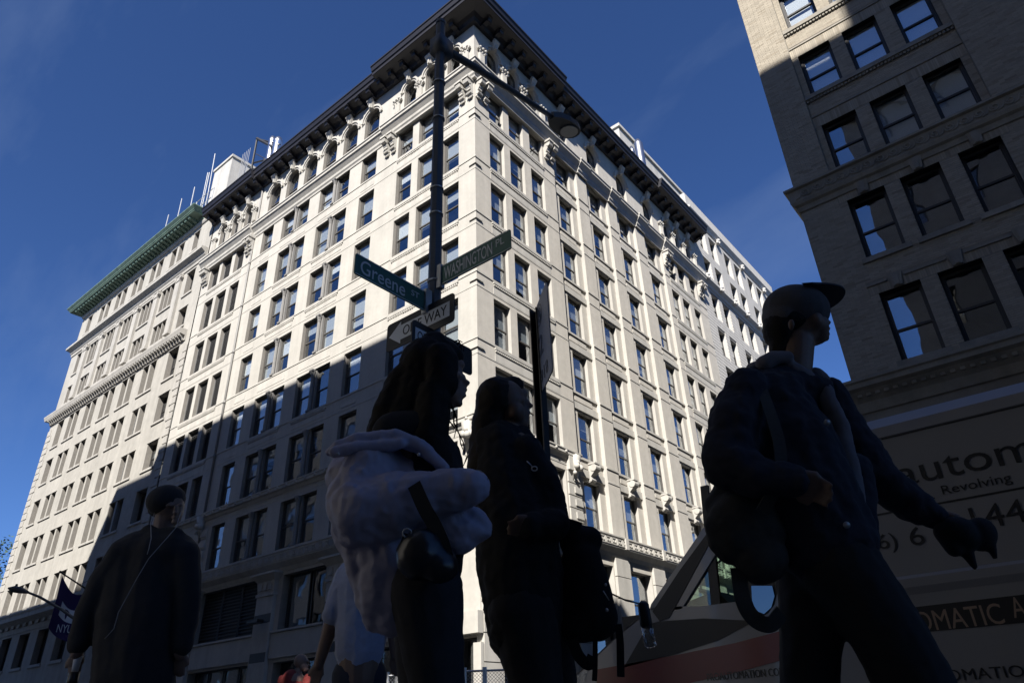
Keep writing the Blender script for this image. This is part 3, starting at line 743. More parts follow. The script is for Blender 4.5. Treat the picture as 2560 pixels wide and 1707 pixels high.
gp = [(-.02, 40.1), (.12, 40.12), (.16, 40.26), (.26, 40.36), (.3, 40.42), (1.08, 40.5), (1.12, 40.52), (1.12, 40.62), (1.18, 40.64), (1.20, 40.7), (1.36, 40.9), (1.4, 40.95), (1.4, 41.02), (-.02, 41.15)]
sweep(g, [(N0, 8), (N0, 0), (N1 - 3.0, 0), (N1 - 3.0, 8)], gp); put('copper_cornice', g.mesh('copper_cornice'), NY)
g = MB().use(M['copper']); sweep(g, [(N1 - 3.0 + .3, 0), (N1 - .02, 0)], gp[:4] + [(-.02, 40.6)]); put('copper_cornice', g.mesh('copper_cornice'), NY)
b = MB().use(M['copper']); b.prism([(-.14, -d, z) for d, z in ((.2, 0), (.42, .02), (.6, .12), (.98, .2), (1.02, .34), (.2, .3))], (.28, 0, 0)); b.tube([(-.15, -.86, .15), (.15, -.86, .15)], .1, 8); NM = b.mesh('modillion')
u = N0 + .1
while u < N1 - 2.6: put('modillion', NM, NY, FA.T(u, 40.2, .02)); u += .6
b = MB().use(M['copper']); b.box(-.07, .07, -.3, .0, 0, .14); ND = b.mesh('dentil')
g = MB().use(M['copper'])
u = N0
while u < N1: g.box(u, u + .13, -.2, -.12, 40.14, 40.25); u += .26
put('dentil_row', g.mesh('dentil_row'), NY, kind='stuff')
# roof penthouse, antennas, railing
g = MB().use(M['concrete'])
x0 = on_y(582.4, 392.5, 8).x; zt = on_y(582.4, 392.5, 8).z
xl = on_y(537.5, 430, 8).x
g.box(xl, x0, 8, 16, 40.9, zt); g.box(xl - .15, x0 + .15, 7.85, 16.15, zt, zt + .35); put('penthouse', g.mesh('penthouse'), NY)
g = MB().use(M['galv'])
for k in range(26):
    x = N0 + 1 + k * .95; g.tube([(x, -.2, 41.5), (x, -.2, 43.2)], .04, 6)
for z in (42.2, 43.2): g.tube([(N0 + 1, -.2, z), (N0 + 24.8, -.2, z)], .035, 6)
put('roof_railing', g.mesh('roof_railing'), NY)
for (x, y, hh) in ((540, 445, 0), (522, 460, 0)):
    pass
g = MB().use(M['galv'])
for px, pyb, pyt in ((538, 436, 385), (520, 460, 432), (524, 455, 432), (487, 497, 468), (455, 520, 497), (422, 550, 537)):
    p, q = on_y(px - 3, pyb, 2), on_y(px, pyt, 2); g.tube([(p.x, 2, p.z - 6), (q.x, 2, q.z)], .05, 6)
put('antenna', g.mesh('antenna'), NY)

# ================================================================== RULED STONE BUILDING ALONG THE SIDE STREET
RB = thing('ruled_stone_building', 'grey stone building with ruled horizontal joints behind the corner building on the side street', 'building', (-2, 45, 0))
R0, R1 = 29.62, 51.4
rows = [(5.0, 7.6), (9.0, 11.6), (12.7, 15.3), (16.4, 19.0), (20.1, 22.7), (23.9, 26.5), (27.65, 30.2), (31.4, 33.9), (36.0, 37.95), (38.95, 41.4)]
cols = []
k = 0
while 31.3 + 5.9 * k < R1 - 4:
    a = 31.35 + 5.9 * k; cols += [(a, a + 1.6), (a + 2.45, a + 4.05)]; k += 1
opsR = [(a, c, z0, z1) for a, c in cols for z0, z1 in rows]
g = MB(); wall_sheet(g, FB, R0, R1, 0, 42.6, opsR, -.05, .5, M['joint'], M['rule']); put('wall', g.mesh('wall'), RB)
for a, c, z0, z1 in opsR: window(FB, RB, a, c, z0, z1, d=-.38, gm=M['glass_dark'], blind=random.choice([0, .4, .6])) if a < 58 else None
# the ruled courses, cut at the windows
segs = []
z = .2; hC = .325
while z < 42.3:
    cut = [(a, c) for a, c, z0, z1 in opsR if z0 < z + hC - .05 and z1 > z + .05]
    u = R0 + .01
    for a, c in sorted(cut) + [(R1, R1)]:
        if a - u > .05: segs.append((u, a, z, z + hC - .045))
        u = c
    z += hC
near = sorted(segs, key=lambda s_: (s_[2] < 14, s_[0]))
for s_ in near[:300]: piece('stone_course', FB, s_[0], s_[1], s_[2], s_[3], -.05, .0, M['rule'], RB)
g = MB().use(M['rule'])
for s_ in near[300:]: FB.box(g, s_[0], s_[1], s_[2], s_[3], -.05, 0)
put('stone_courses', g.mesh('stone_courses'), RB, kind='stuff')
for zl, dd in ((34.2, .45), (41.9, .35), (8.0, .4)): swept('stone_cornice', M['rule'], RB, [(0, R0), (0, R1)], [(-.02, zl), (.1, zl + .05), (.16, zl + .3), (dd, zl + .55), (dd, zl + .75), (-.02, zl + .85)])
piece('parapet', FB, R0, R1, 42.7, 44.2, -.4, .06, M['rule'], RB)
g = MB().use(M['concrete']); p1, p2 = on_x(1668, 464, -6), on_x(1746, 497, -6)
g.box(-16, -6, 30.5 + (p1.y - 41.2), 51.3, 43.0, p2.z - 3.0); g.box(-16.2, -5.8, 30.3 + (p1.y - 41.2), 51.35, p2.z - 3.0, p2.z - 2.6); put('penthouse', g.mesh('penthouse'), RB)
g = MB().use(M['inside']); g.box(-25, -.75, R0 + .05, R1 - .05, .1, 42.4); put('interior', g.mesh('interior'), RB)
b = MB().use(M['rule']); 
for k in range(6): b.sphere((random.uniform(-.3, .3), -.12, random.uniform(-.35, .35)), random.uniform(.12, .22), 7, 5)
LH = b.mesh('carved_mask', True)
for k in range(3):
    put('carved_mask', LH, RB, FB.T(34.9 + 5.9 * k + .9, 41.9, .1)); put('carved_mask', LH, RB, FB.T(30.4 + 5.9 * k, 35.0, .3)); put('carved_mask', LH, RB, FB.T(33.3 + 5.9 * k, 35.0, .3))

# ================================================================== BUFF BRICK BUILDING, RIGHT
BR = thing('buff_brick_building', 'buff brick building with black sash windows standing mostly in shade across the side street', 'building', (24, 2, 0))
X0, X1 = 14.76, 40.0
TRI = [(16.2, 17.34), (17.8, 18.93), (19.44, 20.56)]
cols = [(a + o, c + o) for o in (0, 8.6, 17.2) for a, c in TRI]
rowsB = [(9.25, 11.56), (12.84, 15.16), (16.62, 18.66), (20.14, 22.24), (23.76, 25.9), (27.4, 29.6), (31.0, 33.1)]
ops = [(a, c, z0, z1) for a, c in cols for z0, z1 in rowsB]
REC0, REC1 = 16.42, 34.2     # recessed triple bays above the wave band
bays = [(15.98 + o, 20.8 + o) for o in (0, 8.6, 17.2)]
g = MB()
low = [o for o in ops if o[2] < 16]
wall_sheet(g, FA, X0, X1, 0, 16.4, low + [(16.2 + 4.3 * k, 19.4 + 4.3 * k, .6, 6.8) for k in range(5)], -.012, .42, M['mortar'], M['brick'])
wall_sheet(g, FA, X0, X1, 16.4, 36.5, [(a, c, REC0, REC1) for a, c in bays], -.012, .14, M['mortar'], M['rstone'])
for (a, c) in bays:
    wall_sheet(g, FA, a, c, REC0, REC1, [o for o in ops if a < o[0] < c and o[2] > 16], -.142, .35, M['mortar'], M['brick'])
put('wall', g.mesh('wall'), BR)
g = MB().use(M['brick']); g.poly([(X0 + .012, 0, 0), (X0 + .012, 30, 0), (X0 + .012, 30, 36.5), (X0 + .012, 0, 36.5)]); g.box(X0 + .02, X1, .02, 30, 36.2, 36.5); put('side_wall', g.mesh('side_wall'), BR)
g = MB().use(M['inside']); g.box(X0 + .05, X1 - .05, .85, 29, .1, 36.1); put('interior', g.mesh('interior'), BR)
for a, c, z0, z1 in ops:
    if a > 27: continue
    d = -.3 if z0 < 16 else -.36
    bl = .99 if (a > 17 and z0 > 16) else (.97 if z0 > 20 else 0)
    window(FA, BR, a, c, z0, z1, d=d, gm=M['glass'] if z0 > 12 or a < 17 else M['glass_dark'], blind=bl, bm=M['blind_white'] if z0 > 20 else None)
for a, c in cols:
    if a > 27: continue
    for z0 in (9.25, 12.84): piece('window_sill', FA, a - .14, c + .14, z0 - .17, z0 - .003, -.01, .08, M['rstone'], BR)
for a, c in bays:
    for z0 in (20.14, 23.76, 27.4, 31.0):
        piece('window_sill', FA, a + .01, c - .01, z0 - .18, z0 - .003, -.14, -.02, M['rstone'], BR)
        n = int((c - a) / .12); g = MB().use(M['rstone'])
        for i in range(n): FA.box(g, a + .03 + i * .12, a + .11 + i * .12, z0 - .29, z0 - .19, -.14, -.06)
        put('bead_row', g.mesh('bead_row'), BR, kind='stuff')
    for z1 in (18.66, 22.24, 25.9): piece('stone_strip', FA, a + .01, c - .01, z1 + .48, z1 + .56, -.14, -.10, M['rstone'], BR)
def bkey():
    b = MB().use(M['rstone']); b.prism([(-.13, 0, 0), (.13, 0, 0), (.2, 0, .46), (-.2, 0, .46)], (0, -.09, 0)); b.prism([(-.06, -.09, .02), (.06, -.09, .02), (.09, -.09, .44), (-.09, -.09, .44)], (0, -.035, 0)); return b.mesh('keystone')
BK = bkey()
for a, c in cols:
    if a > 27: continue
    for z1 in (11.56, 15.16):
        put('keystone', BK, BR, FA.T((a + c) / 2, z1 + .012, 0))
        for u0, u1 in ((a - .25, (a + c) / 2 - .24), ((a + c) / 2 + .24, c + .25)): piece('stone_strip', FA, u0, u1, z1 + .3, z1 + .38, -.012, .045, M['rstone'], BR)
# wave band and lower cornice
swept('stone_band', M['rstone'], BR, [(X0, 6), (X0, 0), (X1, 0)], [(-.02, 15.42), (.05, 15.44), (.07, 15.62), (.16, 15.68), (.2, 15.8), (.2, 16.24), (.3, 16.28), (.3, 16.36), (-.02, 16.4)])
swept('stone_band', M['rstone'], BR, [(X0, 6), (X0, 0), (X1, 0)], [(-.02, 8.0), (.06, 8.02), (.1, 8.3), (.18, 8.4), (.34, 8.58), (.48, 8.64), (.48, 8.78), (.54, 8.82), (.54, 8.9), (-.02, 8.94)])
b = MB().use(M['rstone']); pts = []
for k in range(17):
    t = k / 16; a = t * 2.6 * math.pi; r = .15 * (1 - t * .75); pts.append((.16 + math.cos(a + 2.6) * r, -.012, .22 + math.sin(a + 2.6) * r))
b.tube([(-.2, -.01, .06), (-.05, -.012, .1)] + pts, .026, 5); WV = b.mesh('wave_scroll')
u = X0 + .2
while u < 26: put('wave_scroll', WV, BR, FA.T(u, 15.81, .2)); u += .4
b = MB().use(M['rstone']); b.box(-.06, .06, -.12, 0, 0, .16); BD = b.mesh('dentil')
u = X0 + .15
while u < 26: put('dentil', BD, BR, FA.T(u, 8.42, .16)); u += .24
put('carved_bracket', CRV, BR, FA.T(19.2, 7.9, .1)); put('carved_bracket', CRV, BR, FA.T(23.6, 7.9, .1))
g = MB().use(M['rstone']); sweep(g, [(X0, 8), (X0, 0), (X1, 0)], [(-.02, 36.4), (.2, 36.5), (.9, 36.9), (1.0, 37.4), (-.02, 37.5)]); put('roof_cornice', g.mesh('roof_cornice'), BR)
# bricks: real courses laid proud of the mortar, clipped at the openings
def bricks(u0, u1, z0, z1, d, cut, out):
    bw, bh, j = .30, .07, .010; z = z0; row = 0
    while z + bh < z1:
        u = u0 + (row % 2) * -(bw / 2)
        blocked = [(o[0], o[1]) for o in cut if o[2] < z + bh and o[3] > z]
        while u < u1:
            a, c = max(u, u0), min(u + bw - j, u1)
            for x, y in blocked:
                if a < y and c > x:
                    if a < x: c = x
                    elif c > y: a = y
                    else: c = a
            if c - a > .03: out.append((a, c, z, z + bh - j, d))
            u += bw
        z += bh; row += 1
out = []
strips = [(a - .25, c + .25, z1, z1 + .46) for a, c in cols for z1 in (11.56, 15.16)]
bricks(X0 + .01, 26.2, 8.95, 15.42, -.012, low + [(a - .14, c + .14, z0 - .17, z0) for a, c in cols for z0 in (9.25, 12.84)] + strips, out)
bricks(X0 + .01, 15.97, 16.42, 30, -.012, [], out); bricks(20.82, 24.4, 16.42, 30, -.012, [], out)
for a, c in bays[:1]:
    bricks(a + .01, c - .01, 16.42, 30, -.142, [o for o in ops if o[2] > 16] + [(a, c, z0 - .3, z0) for z0 in (20.14, 23.76, 27.4)] + [(a, c, z1, z1 + .56) for z1 in (18.66, 22.24, 25.9)], out)
# soldier courses over the windows
sol = []
for a, c in cols:
    if a > 22: continue
    for z1, d in ((11.56, -.012), (15.16, -.012), (18.66, -.142), (22.24, -.142), (25.9, -.142)):
        u = a - .22
        while u < c + .22:
            m_ = (a + c) / 2
            if abs(u + .03 - m_) > .2 or z1 > 16: sol.append((u, u + .055, z1 + .005, z1 + (.28 if z1 < 16 else .44), d))
            u += .066
allb = out + sol
allb.sort(key=lambda q: (q[0] - 18.6) ** 2 + (q[2] - 9) ** 2)
class ColMB(MB): pass
def brick_mesh(L, name):
    b = MB().use(M['brick']); cols_ = []
    for (a, c, z0, z1, d) in L:
        e = .003 + random.random() * .002; n0 = len(b.f); FA.box(b, a, c, z0, z1, d, d + .010 + e)
        r = random.random(); t = .88 + .22 * random.random(); tone = (.33 * t, .295 * t, .24 * t) if r > .1 else (.27 * t, .235 * t, .185 * t)
        cols_ += [tone] * (len(b.f) - n0)
    me = b.mesh(name); at_ = me.color_attributes.new('tone', 'FLOAT_COLOR', 'CORNER'); k = 0
    buf = []
    for p, c_ in zip(me.polygons, cols_): buf += [c_[0], c_[1], c_[2], 1.0] * len(p.vertices)
    at_.data.foreach_set('color', buf); return me
shared = []
for k in range(6):
    b = MB().use(M['brick']); b.box(-.5, .5, -.5, .5, -.5, .5); me = b.mesh('brick'); t = .88 + .04 * k
    at_ = me.color_attributes.new('tone', 'FLOAT_COLOR', 'CORNER'); at_.data.foreach_set('color', [.33 * t, .295 * t, .24 * t, 1.0] * len(me.loops)); shared.append(me)
for (a, c, z0, z1, d) in allb[:300]:
    e = .013 + random.random() * .002
    put('brick', random.choice(shared), BR, FA.T((a + c) / 2, (z0 + z1) / 2, d + e / 2) @ Matrix.Diagonal((c - a, e, z1 - z0, 1)))
put('bricks', brick_mesh(allb[300:], 'bricks'), BR, kind='stuff')

# ================================================================== BUILDINGS BEHIND THE CAMERA (they shade the street)
FS = Fr(0, -22.6, 180)   # faces +y ; u runs to -x
def backblock(name, label, x0, x1, ztop, m, dp=10):
    t = thing(name, label, 'building', ((x0 + x1) / 2, -25, 0))
    ops = []
    n = max(1, int((x1 - x0) / 3.0)); pw = (x1 - x0) / n
    for i in range(n):
        for j in range(int((ztop - 3) / 3.8)):
            c = x0 + pw * (i + .5); ops.append((-c - .75, -c + .75, 5 + 3.8 * j, 7.4 + 3.8 * j))
    g = MB(); wall_sheet(g, FS, -x1, -x0, -.05, ztop, ops, 0, .3, m, m); put('wall', g.mesh('wall'), t)
    g = MB().use(m); g.box(x0 + .01, x1 - .01, -22.6 - dp, -23.5, -.05, ztop - .02); g.box(x0 - .02, x1 + .02, -23.5, -22.3, ztop - .01, ztop + .5); put('block', g.mesh('block'), t)
    for a, c, z0, z1 in ops: window(FS, t, a, c, z0, z1, d=-.2, gm=M['glass_dark'], blind=0)
    return t
M['back'] = mat('pale_glazed_brick', (.58, .55, .50), .9, noise_amt=.15, noise_scale=2)
M['back2'] = mat('weathered_buff_brick', (.34, .315, .28), .9, noise_amt=.15, noise_scale=2)
backblock('tall_brick_building', 'tall tan brick building facing the white corner building across the street', -19.3, 8.9, 40.6, M['back'])
backblock('brick_annex', 'slightly lower tan brick annex beside the tall tan building', -25.0, -19.33, 39.0, M['back2'])
backblock('low_brick_building', 'lower brick building facing the building with the green cornice', -62, -25.03, 31.9, M['back2'])
backblock('near_brick_building', 'brick building at the corner beside the pavement where the people walk', 14.8, 25.9, 37.6, M['back2'], 4)
backblock('near_brick_annex', 'tall brick annex between the corner building and the tower behind the pavement', 25.93, 34.4, 44.2, M['back2'], 9)
backblock('near_brick_tower', 'tallest brick tower along the pavement behind the people', 34.43, 58, 62, M['back2'], 10)

# ================================================================== ROOFTOP THINGS ON THE CORNER BUILDING
def roof_thing(name, label, cat, group=None): return thing(name, label, cat, (-20, 6, 38.7), group)
for i, (px, pyt, r_, lab) in enumerate(((683, 345, .36, 'thinner left steel flue pipe beside the black rooftop frame'), (697, 347, .42, 'thicker right steel flue pipe beside the black rooftop frame'))):
    p = on_y(px, pyt, 3.2); t = thing('flue_pipe', lab, 'flue pipe', (p.x, 3.2, 38.7), 'steel flues on the roof')
    g = MB().use(M['steel']); g.lathe((p.x, 3.2, 38.7), [(r_, 0), (r_, (p.z - 38.7) * .5), (r_ * 1.06, (p.z - 38.7) * .5 + .05), (r_, (p.z - 38.7) * .5 + .2), (r_, p.z - 39.3), (r_ * 1.1, p.z - 39.2), (r_ * .7, p.z - 38.7)], 14); put('pipe', g.mesh('pipe', True), t)
for px, pyt, r_, lab in ((1603, 362, .5, 'tallest and thickest steel flue at the right of the rooftop row'), (1588, 378, .3, 'second steel flue from the right in the rooftop row'), (1578, 382, .2, 'slim steel flue third from the right in the rooftop row'), (1570, 388, .14, 'thinnest steel flue at the left end of the rooftop row')):
    p = on_x(px, pyt, -4.0); t = thing('flue_pipe', lab, 'flue pipe', (-4, p.y - .8, 38.7), 'steel flues on the roof')
    g = MB().use(M['steel']); h = p.z - 38.7; g.lathe((-4, p.y - .8, 38.7), [(r_, 0), (r_, h * .55), (r_ * 1.06, h * .55 + .05), (r_, h * .55 + .2), (r_, h - .6), (r_ * .5, h)], 14); put('pipe', g.mesh('pipe', True), t)
t = thing('rooftop_frame', 'black steel frame with a slanting boom on the roof edge', 'steel frame', (-31, 3, 38.7))
g = MB().use(M['black']); Q = lambda x, y: on_y(x, y, 3.0)
a, c, d = Q(643, 347), Q(630, 425), Q(690, 372)
g.tube([a, Vector((c.x, 3, 38.7))], .1, 6); g.tube([a, d], .16, 6); g.tube([a, Q(700, 362)], .07, 6); g.tube([Q(640, 385), Q(672, 402)], .04, 5); g.tube([Q(633, 408), Q(664, 400)], .09, 6); g.tube([Q(664, 400), Q(662, 425)], .2, 8)
g.tube([d, (d.x, 3, 38.7)], .1, 6); put('frame', g.mesh('frame'), t)
t = thing('roof_ladder', 'pale caged ladder standing behind the black rooftop frame', 'ladder', (-33, 6, 40))
g = MB().use(M['galv']); a = on_y(617, 378, 9); 
for k in range(5): g.tube([(a.x - .8 + .4 * k, 9, 41), (a.x - .8 + .4 * k, 9, a.z)], .035, 5)
for k in range(9): g.tube([(a.x - .8, 9, 45 + k * 1.6), (a.x + .8, 9, 45 + k * 1.6)], .03, 5)
put('cage', g.mesh('cage'), t)
for fr_c in (0,):
    t = thing('roof_bulkhead', 'low grey roof bulkhead carrying the flues', 'bulkhead', (-8, 30, 38.7)); g = MB().use(M['concrete']); g.box(-9, -3, 24, 29, 38.76, 42); put('bulkhead', g.mesh('bulkhead'), t)

# ================================================================== TREES beyond the green-corniced building, plus an added shade tree behind the camera
def tree(label, x, y, h, r, seed):
    rn = random.Random(seed); t = thing('leafy_tree', label, 'tree', (x, y, 0), 'park trees at the end of the street')
    g = MB().use(M['bark']); g.tube([(x, y, 0), (x + .2, y, h * .3), (x - .1, y + .2, h * .55)], [.5, .36, .22], 9)
    for k in range(7):
        a = k * .9; g.tube([(x, y, h * (.3 + .04 * k)), (x + math.cos(a) * r * .4, y + math.sin(a) * r * .4, h * (.5 + .04 * k)), (x + math.cos(a) * r * .75, y + math.sin(a) * r * .75, h * (.62 + .04 * k))], [.18, .12, .05], 6)
    put('trunk', g.mesh('trunk', True), t)
    g = MB().use(M['leaf']); cl = [(rn.uniform(-1, 1), rn.uniform(-1, 1), rn.uniform(-1, 1)) for _ in range(60)]
    for c in cl:
        v = Vector(c)
        if v.length > 1: v.normalize()
        cx = Vector((x, y, h * .68)) + Vector((v.x * r, v.y * r, v.z * h * .32))
        for k in range(70):
            p = cx + Vector((rn.gauss(0, 1), rn.gauss(0, 1), rn.gauss(0, .8))) * r * .16
            d1 = Vector((rn.uniform(-1, 1), rn.uniform(-1, 1), rn.uniform(-.6, .6))).normalized() * rn.uniform(.12, .26); d2 = d1.cross(Vector((rn.uniform(-1, 1), rn.uniform(-1, 1), 1))).normalized() * .1
            g.poly([p - d1, p + d2, p + d1, p - d2])
    put('crown', g.mesh('crown'), t)
tree('leafy park tree at the far end of the street past the pale building', -71.5, 3.5, 19.5, 6.5, 3)
tree('unseen tree added round the corner behind the people to shade the bald man', 12.9, -24.9, 18.5, 3.4, 9)  # added out of view, only to cast shade on the bald man
tree('second park tree standing further off behind the first', -88, -2, 18, 7, 5)
# ================================================================== TEXT
_tc = {}
def text_mesh(s, m, depth=.0015, name='lettering'):
    cu = bpy.data.curves.new(name, 'FONT'); cu.body = s; cu.extrude = depth; cu.resolution_u = 4
    o = bpy.data.objects.new('t', cu); COL.objects.link(o); dg = bpy.context.evaluated_depsgraph_get()
    me = bpy.data.meshes.new_from_object(o.evaluated_get(dg)); bpy.data.objects.remove(o); bpy.data.curves.remove(cu)
    me.name = name; me.materials.clear(); me.materials.append(m)
    xs = [v.co.x for v in me.vertices]; ys = [v.co.y for v in me.vertices]
    return me, min(xs), max(xs), min(ys), max(ys)
def text_fit(s, m, parent, X, x0, x1, z0, z1, slant=0.0, name='lettering'):
    """X: matrix of a plane frame (local x right, z up, -y towards the reader); fit the text's box to x0..x1, z0..z1"""
    me, a, c, b_, t = text_mesh(s, m, name=name)
    sx, sz = (x1 - x0) / (c - a), (z1 - z0) / (t - b_)
    L = Matrix(((sx, slant * sz, 0, x0 - a * sx), (0, 0, -1, 0), (0, sz, 0, z0 - b_ * sz), (0, 0, 0, 1)))
    return put(name, me, parent, X @ L)
def text_w(s):
    me, a, c, b_, t = text_mesh(s, M['black']); w_ = c - a; bpy.data.meshes.remove(me); return w_

def bone(mb, p, q, r0, r1, n=10): mb.tube([p, q], [r0, r1], n)

# ================================================================== LAMP POST WITH STREET SIGNS
PX, PY = 14.42, -16.89
t = thing('street_lamp', 'dark street lamp post carrying the green signs, long arm and flat lamp head', 'street lamp', (PX, PY, 0))
g = MB().use(M['pole'])
g.tube([(PX, PY, .25), (PX, PY, 8.28)], [.075, .058], 8); g.lathe((PX, PY, 0), [(.2, 0), (.2, .1), (.13, .16), (.12, .7), (.08, .8)], 8); g.lathe((PX, PY, 8.28), [(.066, 0), (.066, .05), (.02, .08)], 8)
put('post', g.mesh('post'), t)
g = MB().use(M['pole']); g.tube([(PX, PY, 7.86), (PX, -16.3, 8.06), (PX, -15.6, 8.27), (PX, -14.9, 8.47), (PX, -14.5, 8.58)], [.052, .05, .045, .04, .036], 10)
g.box(PX - .09, PX + .09, PY - .09, PY + .14, 7.72, 7.98); put('arm', g.mesh('arm', True), t)
g = MB().use(M['pole']); ax = Vector((0, 1, .24)).normalized(); up = Vector((0, -.24, 1)).normalized(); o_ = Vector((PX, -14.5, 8.58))
ring = []
N = 20
prof_ = [(-.02, .06), (.1, .13), (.3, .165), (.5, .165), (.62, .13), (.69, .06), (.7, .0)]
loop = [o_ + ax * d + Vector((w_, 0, 0)) for d, w_ in prof_] + [o_ + ax * d - Vector((w_, 0, 0)) for d, w_ in reversed(prof_[:-1])]
g.prism([p - up * .05 for p in loop], up * .1); put('lamp_head', g.mesh('lamp_head'), t)
g = MB().use(M['galv']); c0 = o_ + ax * .47 - up * .055
lp = [c0 + ax * (.17 * math.cos(k * math.pi / 8)) + Vector((.13 * math.sin(k * math.pi / 8), 0, 0)) for k in range(16)]; g.prism(lp, -up * .012); put('lens', g.mesh('lens'), t)
g = MB().use(M['galv'])
for z in (4.35, 4.02, 3.9, 3.65, 5.2, 5.55, 6.6, 7.2): g.lathe((PX, PY, z), [(.074, 0), (.076, .004), (.076, .014), (.074, .018)], 12)
put('steel_strap', g.mesh('steel_strap'), t)

def plate(mb, X, x0, x1, z0, z1, th=.006, r=.02):
    pts = []
    for cx, cz, a0 in ((x1 - r, z0 + r, -90), (x1 - r, z1 - r, 0), (x0 + r, z1 - r, 90), (x0 + r, z0 + r, 180)):
        for k in range(4): a = rad(a0 + 30 * k); pts.append((cx + r * math.cos(a), cz + r * math.sin(a)))
    mb.prism([X @ Vector((x, th, z)) for x, z in pts], X.to_3x3() @ Vector((0, -2 * th, 0)))
# WASHINGTON PL (faces the camera side, -y)
X1 = Matrix.Translation((0, PY - .005, 0))
t = thing('street_sign', 'green street sign reading WASHINGTON PL on the lamp post', 'street sign', (PX, PY, 4.2), 'green street name signs')
g = MB().use(M['sign_green']); plate(g, X1, 14.52, 15.41, 4.275, 4.50); put('plate', g.mesh('plate'), t)
g = MB().use(M['sign_white'])
for (a, c, z0, z1) in ((14.525, 15.405, 4.487, 4.494), (14.525, 15.405, 4.281, 4.288)): g.box(a, c, PY - .0135, PY - .0115, z0, z1)
put('border', g.mesh('border'), t)
text_fit('WASHINGTON', M['sign_white'], t, Matrix.Translation((0, PY - .0135, 0)), 14.565, 15.19, 4.315, 4.46)
text_fit('PL', M['sign_white'], t, Matrix.Translation((0, PY - .0135, 0)), 15.235, 15.335, 4.375, 4.455)
g = MB().use(M['galv']); g.box(14.475, 14.53, PY - .03, PY + .03, 4.25, 4.52); put('bracket', g.mesh('bracket'), t)
# Greene ST (faces +x)
GXp = PX
X2 = Matrix.Translation((GXp, 0, 0)) @ Matrix.Rotation(rad(90), 4, 'Z')
t = thing('street_sign', 'green street sign reading Greene ST on the lamp post', 'street sign', (PX, -17.4, 4.1), 'green street name signs')
g = MB().use(M['sign_green']); plate(g, X2, -17.87, -16.99, 3.965, 4.185); put('plate', g.mesh('plate'), t)
g = MB().use(M['sign_white']); 
for z0 in (3.97, 4.175): g.box(GXp + .0065, GXp + .0085, -17.86, -17.0, z0, z0 + .006)
put('border', g.mesh('border'), t)
X2t = Matrix.Translation((GXp + .0085, 0, 0)) @ Matrix.Rotation(rad(90), 4, 'Z')
text_fit('Greene', M['sign_white'], t, X2t, -17.81, -17.28, 4.0, 4.145); text_fit('ST', M['sign_white'], t, X2t, -17.2, -17.1, 4.06, 4.12)
g = MB().use(M['galv']); g.box(GXp - .03, GXp + .03, -17.03, -16.95, 3.94, 4.21); put('bracket', g.mesh('bracket'), t)
# ONE WAY plates
def oneway(lab, rot, off, u0, u1, z0, z1, right):
    R = Matrix.Rotation(rad(rot), 4, 'Z'); X = Matrix.Translation(off) @ R; Xt = Matrix.Translation(Vector(off) + R.to_3x3() @ Vector((0, -.0085, 0))) @ R
    c = X @ Vector(((u0 + u1) / 2, 0, z0)); t = thing('one_way_sign', lab, 'traffic sign', c, 'one way signs on the lamp post')
    g = MB().use(M['sign_black']); plate(g, X, u0, u1, z0, z1, r=.035); put('plate', g.mesh('plate'), t)
    h = z1 - z0; w_ = u1 - u0; zc = (z0 + z1) / 2
    fl = (lambda u: u0 + (u1 - u) * .8) if right else (lambda u: u)
    pts = [(u0 + w_ * .04, zc), (u0 + w_ * .22, zc + h * .4), (u0 + w_ * .22, zc + h * .26), (u0 + w_ * .94, zc + h * .26), (u0 + w_ * .94, zc - h * .26), (u0 + w_ * .22, zc - h * .26), (u0 + w_ * .22, zc - h * .4)]
    g = MB().use(M['sign_white']); g.prism([Xt @ Vector((fl(u), .0, z)) for u, z in pts], Xt.to_3x3() @ Vector((0, .003, 0))); put('arrow', g.mesh('arrow'), t)
    a, b2 = (u0 + w_ * .26, u0 + w_ * .9) if not right else (u0 + w_ * .08, u0 + w_ * .6)
    text_fit('ONE WAY', M['sign_black'], t, Matrix.Translation(Xt.to_3x3() @ Vector((0, -.002, 0))) @ Xt, a, b2, zc - h * .17, zc + h * .17)
oneway('black and white ONE WAY sign pointing left under the green signs', 0, (0, PY - .1, 0), 13.87, 14.79, 3.72, 4.03, False)
oneway('lower ONE WAY sign half hidden behind the head of the woman in the puffer jacket', 90, (PX + .1, 0, 0), -17.26, -16.46, 3.44, 3.73, True)
# ================================================================== PARKING SIGN POST
dep = 4.9; pb, pt_ = at(1345, 1130, dep), at(1338, 775, dep); bx, by = pt_.x, pt_.y
t = thing('sign_post', 'dark drilled steel post rising behind the woman with a backpack', 'sign post', (bx, by, 0))
g = MB().use(M['black']); g.box(bx - .03, bx - .022, by - .03, by + .03, 0, pt_.z); g.box(bx + .022, bx + .03, by - .03, by + .03, 0, pt_.z); g.box(bx - .022, bx + .022, by + .02, by + .03, 0, pt_.z); put('channel', g.mesh('channel'), t)
lt = at(1341, 770, dep); rz1, rz2 = ray(1341, 770).z, ray(1367, 702).z; rt = at(1367, 702, dep * rz1 / rz2)
lb = at(1356, 1003, dep); ex = Vector((rt.x - lt.x, rt.y - lt.y, 0)); wd = ex.length; ex.normalize(); 
zb_, zt_ = lt.z - .66, lt.z
t = thing('parking_sign', 'weathered grey parking sign seen almost edge on at the top of the dark post', 'parking sign', (lt.x, lt.y, zb_))
ny = Vector((ex.y, -ex.x, 0))
if ny.dot(CAM_POS - lt) < 0: ny = -ny
XS = Matrix(((ex.x, -ny.x, 0, lt.x), (ex.y, -ny.y, 0, lt.y), (0, 0, 1, 0), (0, 0, 0, 1)))
M['sign_old'] = mat('worn_grey_sign', (.22, .22, .235), .45, metal=.2, noise_amt=.15, noise_scale=8)
